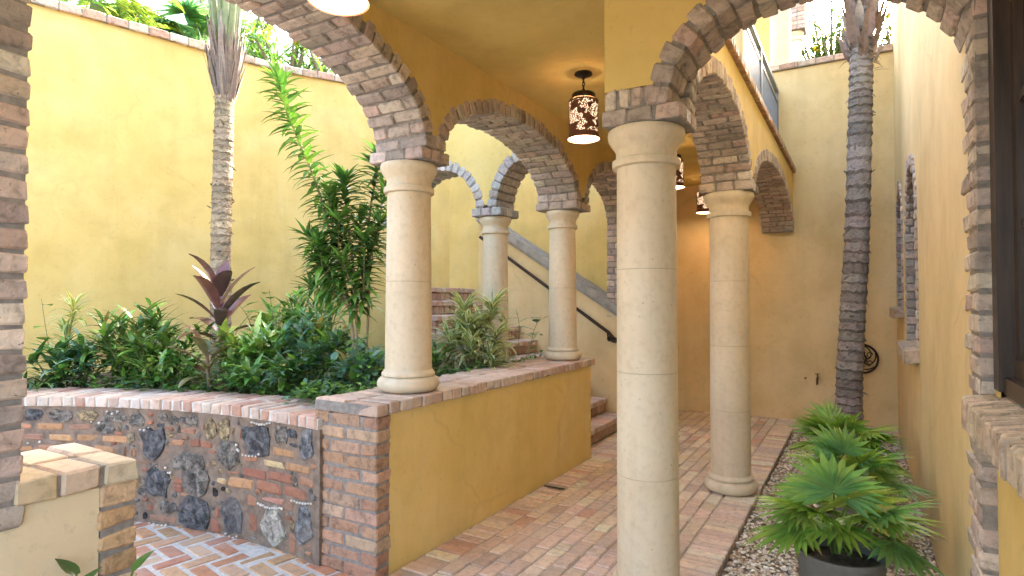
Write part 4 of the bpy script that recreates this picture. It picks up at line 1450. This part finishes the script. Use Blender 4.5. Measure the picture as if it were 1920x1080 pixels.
bush('leafy_bush', 'dense mixed bush at the foot of the tall leaning shrub', (-3.86, 3.42, 1.0), (.34, .30, .42), 400, .13, .034, [BL, (.20, .34, .26), MD, (.10, .20, .12), LT], stemsN=18)
bush('leafy_bush', 'upright bush of small leaves against the wall behind the planted bed', (-4.36, 3.80, 1.25), (.30, .3, .42), 300, .12, .026, [MD, LT, DK], stemsN=12)
bush('leafy_bush', 'low bush of broad bluish leaves right of the pale stems of the tall shrub', (-3.22, 3.32, .92), (.24, .22, .30), 220, .10, .045, [BL, (.19, .33, .27), (.10, .2, .13), LT], kind='ovate', stemsN=12)
bush('leafy_bush', 'green bush beside the rear of the short foreground column near the striped plant', (-3.30, 3.95, .95), (.36, .36, .28), 380, .08, .034, [(.20, .34, .20), (.15, .28, .16), MD, LT, (.26, .40, .26)], kind='ovate', stemsN=14)
bush('leafy_bush', 'pale green bush at the wall behind the bright green bush', (-4.75, 3.75, 1.05), (.34, .3, .36), 260, .13, .04, [LT, (.15, .30, .12), YG], kind='ovate', stemsN=12)

# arching strap leaves at the far left
t0 = thing('arching_plant', 'arching dark green strap leaved plant at the left end of the bed', 'plant', (-5.62, 2.2, .74))
fol = MB()
for i in range(70):
    p = V((-5.62 + rnd.uniform(-.12, .16), 2.16 + rnd.uniform(-.12, .14), .76))
    ld = (rdir(.1, .8) + UP * .5).normalized()
    fol.leaf(p, ld, UP, rnd.uniform(.3, .56), rnd.uniform(.018, .030), rnd.uniform(1.0, 2.2), 8, .2, gcol(rnd.choice([DK, DK, MD, BL])), kind='strap')
fol.build('foliage', 'leaf_gloss', t0)

# round leaved vines
def vine(name, label, strands, leaf_r, cols, n=10):
    t0 = thing(name, label, 'vine', strands[0][0])
    fol = MB(); stm = MB()
    if len(strands) > 1:
        stm.tube([V(P[0]) for P in strands], .006, 6, 0, (.22, .18, .11))
    for P in strands:
        sp = smooth(P, 14)
        stm.tube(sp, [.0045 * (1 - .5 * j / 14) for j in range(15)], 5, 0, (.26, .24, .12))
        for i in range(n):
            t = .3 + .7 * (i + rnd.random() * .6) / n
            p, d = lerp_path(sp, min(t, 1))
            ld = rdir(-.1, .5)
            q = p + ld * rnd.uniform(.02, .06)
            stm.tube([p, q], .002, 4, 0, (.2, .24, .1))
            fol.leaf(q, ld, UP, leaf_r * rnd.uniform(.8, 1.25), leaf_r * rnd.uniform(.75, .95), rnd.uniform(.1, .5), 5, .12, gcol(rnd.choice(cols), .2), kind='round')
    fol.build('leaves', 'leaf', t0); stm.build('stems', 'stem', t0, True)
bush('leafy_bush', 'low dark leafy bush just behind the planter cap before the purple cordyline', (-4.78, 2.72, .86), (.34, .20, .24), 240, .12, .030, [DK, MD, MD, YG], mat='leaf_gloss', stemsN=12)
bush('leafy_bush', 'low bush of broad glossy leaves at the cap corner near the brick pier', (-3.75, 2.95, .86), (.36, .20, .24), 260, .11, .034, [MD, BL, DK, LT], stemsN=12)
vine('round_leaf_vine', 'round leaved vine rising against the wall between cordyline and tall shrub', [[(-4.45, 3.50, .8), (-4.50, 3.52, 1.3), (-4.53, 3.50, 1.60)], [(-4.40, 3.55, .8), (-4.40, 3.5, 1.2), (-4.32, 3.45, 1.5)], [(-4.6, 3.5, .8), (-4.72, 3.45, 1.3), (-4.85, 3.4, 1.5)]], .10, [LT, MD, LT, (.09, .22, .04)], 7)
vine('round_leaf_vine', 'pale round leaved sprig beside the short column at the stairs end', [[(-2.72, 4.9, .8), (-2.70, 5.05, 1.2), (-2.65, 5.12, 1.36)], [(-2.78, 4.8, .8), (-2.80, 4.95, 1.2), (-2.86, 5.0, 1.42)], [(-2.7, 4.75, .8), (-2.62, 4.85, 1.1), (-2.58, 4.92, 1.22)]], .085, [(.16, .27, .16), (.12, .22, .12), (.22, .30, .18)], 6)
vine('round_leaf_vine', 'bluish round leaved creeper arching at the foot of the tall shrub', [[(-3.50, 3.2, .76), (-3.56, 3.1, 1.0), (-3.46, 3.0, .92)], [(-3.3, 3.2, .76), (-3.32, 3.05, .98), (-3.24, 2.98, .9)], [(-3.6, 3.25, .76), (-3.62, 3.1, 1.12), (-3.55, 3.02, 1.08)]], .085, [BL, (.06, .14, .09), (.08, .17, .10)], 7)
vine('round_leaf_vine', 'single heart leaved vine leaning at the far left of the wall', [[(-6.05, 2.5, .8), (-6.1, 2.45, 1.25), (-6.12, 2.42, 1.52)]], .12, [LT, (.08, .2, .04)], 3)

# ground cover
mb = MB()
for i in range(11500):
    if i < 6000:
        x, y = rnd.uniform(-3.5, -2.70), rnd.uniform(2.62, 5.3)
        if x < -3.25 and y < 2.75: continue
    else:
        x, y = rnd.uniform(-5.7, -3.2), rnd.uniform(2.2, 3.6)
        yl = 2.78 - max(0, -x - 3.6) * .33
        if y < yl: continue
    hgt = .09 + .14 * (.5 + .5 * math.sin(x * 7.1 + 1.3) * math.sin(y * 6.3)) + (.05 if x > -2.9 else 0)
    p = V((x, y, .75 + rnd.random() * hgt))
    mb.leaf(p, rdir(-.1, .7), UP, rnd.uniform(.035, .07), rnd.uniform(.024, .044), rnd.uniform(.1, .7), 2, .15, gcol(rnd.choice([MD, BL, LT, MD, (.07, .15, .06)])), kind='ovate')
tag(mb.build('ground_cover', 'leaf'), 'low small leaved ground cover spreading over the planted bed', 'ground cover', kind='stuff')

# palm trunks
def palm_trunk(mb, P, r0, r1, rings, col, step=24, amp=1.0):
    N = rings * 4
    sp = smooth(P, N)
    rad = []
    for i in range(N + 1):
        t = i / N
        r = r0 + (r1 - r0) * t
        ph = i % 4
        rad.append(r * (1 + amp * (.07, .02, -.01, -.035)[ph] + rnd.uniform(-.018, .018)) * (1 + .25 * max(0, .05 - t) / .05))
    cols = [jc(col, .3) for _ in range(N + 1)]
    b = len(mb.v)
    mb.tube(sp, rad, step, 0, col, colf=lambda i: tuple(c * (.72 if i % 4 == 3 else 1) for c in cols[i // 4]))
    for i in range(b, len(mb.v)):
        x, y, z_ = mb.v[i]
        mb.v[i] = (x + rnd.uniform(-.004, .004), y + rnd.uniform(-.004, .004), z_ + rnd.uniform(-.012, .012))
    for i in range(rings * 5):
        t = rnd.random()
        p, d = lerp_path(sp, t)
        a = rnd.uniform(0, 6.28)
        rr = (r0 + (r1 - r0) * t)
        o = V((math.cos(a), math.sin(a), 0))
        mb.leaf(p + o * rr * .97, (o * .22 + V((0, 0, rnd.uniform(-.9, .2))) + o.cross(UP) * rnd.uniform(-1, 1)).normalized(), o, rnd.uniform(.03, .09), rnd.uniform(.012, .03), .3, 2, .2, jc(tuple(c * .7 for c in col), .3))
    return sp

t0 = thing('slim_palm', 'slim palm with ringed tan trunk before the curved courtyard wall', 'palm tree', (-5.56, 3.73, .74))
mb = MB()
palm_trunk(mb, [(-5.56, 3.73, .70), (-5.545, 3.71, 1.95), (-5.51, 3.70, 2.9), (-5.49, 3.70, 3.70)], .098, .086, 40, (.43, .33, .22), amp=.45); mb.build('trunk', 'bark', t0)
mb = MB()
c0 = V((-5.49, 3.70, 3.58))
for i in range(58):
    a = i * 2.4; k = i / 58
    o = V((math.cos(a), math.sin(a), 0))
    p = c0 + o * (.075 + .02 * k) + V((0, 0, -.10 + .25 * k))
    ld = (o * (.15 + .15 * rnd.random()) + UP).normalized()
    mb.leaf(p, ld, o, rnd.uniform(.35, .75), rnd.uniform(.03, .07), rnd.uniform(-.25, .35), 5, .25, jc((.26, .205, .175) if rnd.random() < .7 else (.19, .15, .13), .25), kind='strap')
for i in range(90):
    a = rnd.uniform(0, 6.28)
    o = V((math.cos(a), math.sin(a), 0))
    p = c0 + o * .08 + V((0, 0, rnd.uniform(-.15, .25)))
    mb.leaf(p, (o * rnd.uniform(.15, .55) + UP).normalized(), o, rnd.uniform(.2, .5), .010, rnd.uniform(-.4, .9), 5, .1, jc((.28, .22, .17), .25), kind='strap')
mb.build('fibre_sheath', 'fibre', t0)
mb = MB(); pet = MB()
for i in range(11):
    a = i * 2.4 + .5
    o = V((math.cos(a), math.sin(a), 0))
    p = c0 + o * .03 + V((0, 0, .1))
    sp = smooth([p, p + o * .10 + UP * .75, p + o * .30 + UP * 1.6, p + o * .75 + UP * 2.1], 10)
    pet.tube(sp, [.055, .05, .045, .036, .028, .022, .018, .015, .013, .011, .009], 7, 0, jc((.30, .36, .22), .12), flat=.5)
    e, d = lerp_path(sp, 1)
    # fan blade at the top
    s_ = d.cross(UP).normalized()
    for j in range(22):
        an = (j / 21 - .5) * 3.6
        ld = (d * math.cos(an) + s_ * math.sin(an)).normalized()
        mb.leaf(e, ld, UP, rnd.uniform(.6, .75), .055, .5, 4, .3, gcol(MD), kind='lance')
pet.build('leaf_stalks', 'leaf', t0, True); mb.build('fronds', 'leaf', t0)

t0 = thing('courtyard_palm', 'tall grey palm trunk rising from the gravel strip by the house', 'palm tree', (-.1, 7.34, 0))
mb = MB()
palm_trunk(mb, [(-.10, 7.34, -.05), (-.11, 7.32, .5), (-.07, 7.33, 1.3), (-.02, 7.33, 2.15), (.02, 7.33, 3.28), (.04, 7.32, 3.97), (.06, 7.32, 4.7), (.08, 7.32, 6.4)], .130, .100, 56, (.33, .29, .265)); mb.build('trunk', 'bark', t0)
mb = MB()
for i in range(34):
    a = i * 2.4; k = i / 34
    o = V((math.cos(a), math.sin(a), 0))
    p = V((.05, 7.32, 4.02 + .85 * k)) + o * .10
    mb.leaf(p, (o * .30 + UP).normalized(), o, rnd.uniform(.25, .5), rnd.uniform(.09, .15), rnd.uniform(-.5, .25), 5, .35, jc((.25, .185, .165) if i % 3 else (.42, .35, .32), .2), kind='strap')
for i in range(40):
    a = rnd.uniform(0, 6.28)
    o = V((math.cos(a), math.sin(a), 0))
    p = V((.05, 7.32, rnd.uniform(3.9, 4.3))) + o * .11
    mb.leaf(p, (o + UP * rnd.uniform(-.6, .9)).normalized(), UP, rnd.uniform(.08, .2), .014, rnd.uniform(0, 1.5), 4, .2, jc((.26, .19, .15), .3), kind='strap')
mb.build('leaf_bases', 'fibre', t0)
def feather(mb, p, d, L, droop, nl, ll, col, w=.03, rad=.012):
    p = V(p); d = V(d).normalized()
    pts = []
    side = d.cross(UP).normalized()
    n = 14
    q = p.copy(); dd = d.copy()
    dirs = []
    for i in range(n + 1):
        pts.append(q.copy()); dirs.append(dd.copy())
        nn = side.cross(dd)
        a = droop / n
        dd = (dd * math.cos(a) - nn * math.sin(a)).normalized()
        q = q + dd * L / n
    mb.tube(pts, [rad * (1 - .8 * i / n) for i in range(n + 1)], 5, 0, gcol(YG, .1))
    for i in range(nl):
        t = .15 + .85 * i / nl
        pp, d2 = lerp_path(pts, t)
        for sg in (-1, 1):
            ld = (d2 * .55 + side * sg * .8 + UP * .12).normalized()
            mb.leaf(pp, ld, UP, ll * (.5 + .6 * math.sin(math.pi * min(1, t * .95))), w, rnd.uniform(.4, 1.1), 3, .2, gcol(col, .2), kind='strap')
mb = MB()
for i in range(12):
    a = i * 2.4
    feather(mb, (.08, 7.32, 6.4), (math.cos(a), math.sin(a), rnd.uniform(.3, 1.2)), 2.2, 1.7, 34, .45, MD)
mb.build('fronds', 'leaf', t0)

# potted fan palms
def fan_leaf(mb, pet, base, tip, nseg, L, spread, col, tilt):
    sp = smooth([base, base.lerp(tip, .5) + V((0, 0, .05)), tip], 8)
    pet.tube(sp, [.006, .006, .0055, .005, .005, .0045, .004, .004, .0035], 5, 0, gcol((.15, .22, .06), .15))
    d = (sp[-1] - sp[-2]).normalized()
    d = (d + V((0, 0, -tilt * .6))).normalized()
    side = d.cross(UP)
    if side.length < .05: side = V((1, 0, 0))
    side.normalize()
    nor = side.cross(d).normalized()
    for j in range(nseg):
        u = j / (nseg - 1) - .5
        an = u * spread
        ld = (d * math.cos(an) + side * math.sin(an) - nor * (.10 * abs(u) * 2 + rnd.uniform(0, .05))).normalized()
        l = L * (1 - .28 * abs(u) * 2) * rnd.uniform(.92, 1.06)
        mb.leaf(sp[-1] + ld * .004, ld, nor, l, L * .155, rnd.uniform(.05, .5), 6, .42 if j % 2 else .30, gcol(col, .12), kind='lance', tip=gcol((.34, .27, .12), .2) if rnd.random() < .18 else None)
def pot(label, x, y, r, h):
    t0 = thing('plant_pot', label, 'plant pot', (x, y, -.04), 'grey pots on the gravel')
    mb = MB(); mb.lathe([(r * .80, 0), (r * .84, .01), (r * .97, h - .03), (r, h - .02), (r, h), (r * .93, h), (r * .91, h - .05)], (x, y, -.04), 44, cap=False); mb.build('pot_body', 'pot', t0, True)
    mb = MB(); mb.lathe([(.001, h - .045), (r * .915, h - .05)], (x, y, -.04), 32, cap=False); mb.build('soil', 'earth', t0)
def fan_palm(label, x, y, z, n, reach, L, cols, hgt):
    t0 = thing('fan_palm', label, 'palm', (x, y, z), 'potted fan palms on the gravel')
    mb = MB(); pet = MB()
    for i in range(n):
        a = i * 2.4 + rnd.uniform(-.35, .35)
        k = (i + .5) / n
        b = V((x + rnd.uniform(-.04, .04), y + rnd.uniform(-.04, .04), z - .02))
        el_ = -.05 + .95 * k ** 1.4
        front = -math.sin(a)
        if front > .45 and k < .6: el_ = max(el_, .30)
        tip = b + V((math.cos(a) * math.cos(el_), math.sin(a) * math.cos(el_), 0)) * reach * rnd.uniform(.75, 1.1) * (.62 if front > .45 else 1) + V((0, 0, .07 + (.06 if front > .45 else 0) + hgt * k * rnd.uniform(.8, 1.15)))
        fan_leaf(mb, pet, b, tip, rnd.randint(18, 24), L * rnd.uniform(.85, 1.1), rnd.uniform(3.3, 4.4), rnd.choice(cols), rnd.uniform(.25, .75) * (1.3 - k))
    mb.build('fronds', 'leaf', t0); pet.build('leaf_stalks', 'leaf', t0, True)
pot('dark grey round pot nearest on the gravel holding the largest fan palm', -.09, 3.22, .19, .37)
pot('dark grey round pot on the gravel hidden under the middle fan palm', -.06, 4.35, .165, .32)
pot('dark grey round pot farthest on the gravel near the tall palm trunk', -.16, 5.35, .165, .33)
FP = [(.27, .46, .085), (.31, .49, .10), (.36, .52, .11), (.25, .46, .16), (.42, .53, .14)]
fan_palm('large fan palm in the nearest grey pot with long spreading fronds', -.09, 3.25, .33, 16, .22, .265, FP, .17)
fan_palm('middle fan palm showing between the nearest and farthest potted palms', -.06, 4.35, .27, 16, .20, .25, FP, .20)
fan_palm('farthest fan palm in a pot before the tall palm trunk', -.14, 5.35, .27, 15, .24, .27, FP[:4], .22)

# small leafy sprigs by the left foreground wall
pot('round grey pot holding leafy sprigs against the short low wall', -2.04, .93, .13, .28)
t0 = thing('leafy_sprig', 'small leafy sprigs rising before the short low wall at lower left', 'plant', (-2.04, .93, .2))
fol = MB(); stm = MB()
for P, n in (([(-2.05, .93, .2), (-2.12, .93, .45), (-2.16, .96, .63)], 4), ([(-2.03, .93, .2), (-2.05, .85, .42), (-2.10, .82, .57)], 4), ([(-2.04, .95, .2), (-2.02, 1.0, .45), (-2.06, 1.08, .62)], 4)):
    sp = smooth(P, 8); stm.tube(sp, .004, 5, 0, (.12, .16, .06))
    for i in range(n):
        p, d = lerp_path(sp, .55 + .45 * i / (n - 1))
        fol.leaf(p, (rdir(.1, .7) + d * .6).normalized(), UP, rnd.uniform(.07, .11), .045, .4, 5, .2, gcol(rnd.choice([DK, MD])), kind='ovate')
fol.build('leaves', 'leaf_gloss', t0); stm.build('stems', 'stem', t0, True)

# ------------------------------------------------------------------ garden beyond the walls
def crown_palm(label, x, y, z, h, nf, L, r=.15, kind='feather', col=MD, lean=(0, 0), mat='bark', tcol=(.3, .25, .2)):
    t0 = thing('garden_palm', label, 'palm tree', (x, y, z))
    top = V((x + lean[0], y + lean[1], z + h))
    mb = MB(); mb.tube(smooth([(x, y, z - .05), V((x, y, z)).lerp(top, .5), top], 16), [r * 1.1 - r * .3 * i / 16 for i in range(17)], 14, 0, tcol); mb.build('trunk', mat, t0, True)
    mb = MB()
    if kind == 'feather':
        for i in range(nf):
            a = i * 2.4
            feather(mb, top, (math.cos(a), math.sin(a), rnd.uniform(-.1, 1.2)), L * rnd.uniform(.85, 1.1), rnd.uniform(1.2, 2.0), 40, L * .22, gcol(col, .1), .035)
        mb.build('fronds', 'leaf_thin', t0)
    else:
        pet = MB()
        for i in range(nf):
            a = i * 2.4
            b = top.copy()
            tip = b + V((math.cos(a), math.sin(a), rnd.uniform(-.5, .9))) * L * .6
            fan_leaf(mb, pet, b, tip, 26, L * .75, 4.6, col, rnd.uniform(.1, .6))
        mb.build('fronds', 'leaf_thin', t0); pet.build('leaf_stalks', 'leaf_thin', t0, True)
ZG = 4.25
crown_palm('garden palm with arching yellow green feather fronds beyond the curved wall', -10.5, 4.75, ZG, 1.9, 15, 1.7, .12, 'feather', (.26, .38, .10), (.2, .0))
crown_palm('garden palm with bluish fan fronds left of the pale leaning trunk', -10.2, 5.75, ZG, 1.75, 14, .78, .12, 'fan', (.17, .36, .24), (.1, 0))
crown_palm('low garden fan palm at the foot of the pale leaning trunk', -9.3, 5.3, ZG, .75, 13, .62, .10, 'fan', (.16, .33, .13))
crown_palm('garden palm with thick pale leaning trunk behind the curved wall', -10.85, 6.35, ZG, 6.0, 14, 2.6, .21, 'feather', MD, (1.05, .45), 'white_trunk', (.6, .57, .5))
crown_palm('distant green feather palm at the far left beyond the wall', -13.2, 4.4, ZG, 3.2, 14, 2.3, .14, 'feather', (.16, .36, .14))
def tree(name, label, x, y, z, h, rad, n, leaf, cols, cat='tree', kind='lance', flowers=None, trunk=.06, lm='leaf_thin'):
    t0 = thing(name, label, cat, (x, y, z))
    tr_ = MB(); fol = MB(); fl = MB()
    tips = []
    for i in range(16):
        a = i * 2.4; rr = math.sqrt(rnd.random())
        tip = V((x + rad[0] * rr * math.cos(a), y + rad[1] * rr * math.sin(a), z + h - rad[2] + rad[2] * rnd.uniform(-.6, 1)))
        sp = smooth([(x, y, z - .05), V((x, y, z)).lerp(tip, .5) + V((0, 0, .1 * h)), tip], 10)
        tr_.tube(sp, [trunk * (1 - .85 * j / 10) for j in range(11)], 6, 0, (.22, .18, .13))
        tips.append(sp)
    for i in range(n):
        sp = rnd.choice(tips)
        p, d = lerp_path(sp, .4 + .6 * rnd.random())
        p = p + rdir(-1, 1) * rnd.uniform(0, .28) * max(rad)
        fol.leaf(p, rdir(-.4, .9), UP, leaf[0] * rnd.uniform(.6, 1.2), leaf[1] * rnd.uniform(.7, 1.2), rnd.uniform(.2, 1), 3, .2, gcol(rnd.choice(cols)), kind=kind)
    tr_.build('trunk', 'stem', t0, True); fol.build('crown', lm, t0)
    if flowers:
        for i in range(flowers[0]):
            p, d = lerp_path(rnd.choice(tips), .8 + .2 * rnd.random())
            p = p + rdir(-1, 1) * .15
            fl = MB()
            for j in range(7): fl.leaf(p, rdir(-.3, 1), UP, .09, .045, .4, 2, .1, gcol(flowers[1], .1), kind='ovate')
            fl.build('flower', 'petal', t0)
tree('garden_tree', 'feathery green garden tree behind the end wall beside the palm trunk', -.45, 13.4, ZG, 3.35, (.72, .7, .85), 2000, (.16, .035), [(.07, .17, .05), (.05, .12, .035), (.10, .20, .05)], lm='leaf_shade')
tree('garden_shrub', 'yellow green shrub low behind the end wall coping', -.25, 12.4, ZG, 2.3, (.95, .5, .5), 1300, (.18, .045), [(.12, .13, .02), (.05, .10, .03), (.09, .13, .03)], 'shrub', flowers=(14, (.75, .55, .05)), lm='leaf_shade')
tree('garden_shrub', 'golden leaved shrub behind the end wall right of the palm trunk', .75, 13.6, ZG, 3.0, (.6, .6, 1.2), 1500, (.18, .05), [(.14, .13, .02), (.06, .10, .03), (.10, .13, .03)], 'shrub', lm='leaf_shade')
tree('garden_shrub', 'mixed flowering shrub with orange blooms behind the curved wall', -8.1, 6.6, ZG, 2.0, (.8, .8, .85), 900, (.30, .035), [BL, MD, (.10, .17, .12), LT], 'shrub', kind='strap', flowers=(7, (.85, .30, .03)))
tree('garden_shrub', 'grey green shrub of long blades close behind the curved wall', -7.5, 7.0, ZG, 1.45, (.7, .6, .6), 800, (.34, .03), [(.12, .19, .14), BL, MD], 'shrub', kind='strap')
tree('garden_shrub', 'leafy shrub behind the curved wall between the two palm trunks', -9.0, 6.3, ZG, 2.6, (.8, .8, 1.1), 1100, (.22, .05), [MD, LT, BL], 'shrub')
tree('garden_shrub', 'bright leafy shrub behind the far left end of the curved wall', -9.4, 4.5, ZG, 1.3, (.9, .9, .6), 700, (.2, .05), [LT, YG, MD], 'shrub')
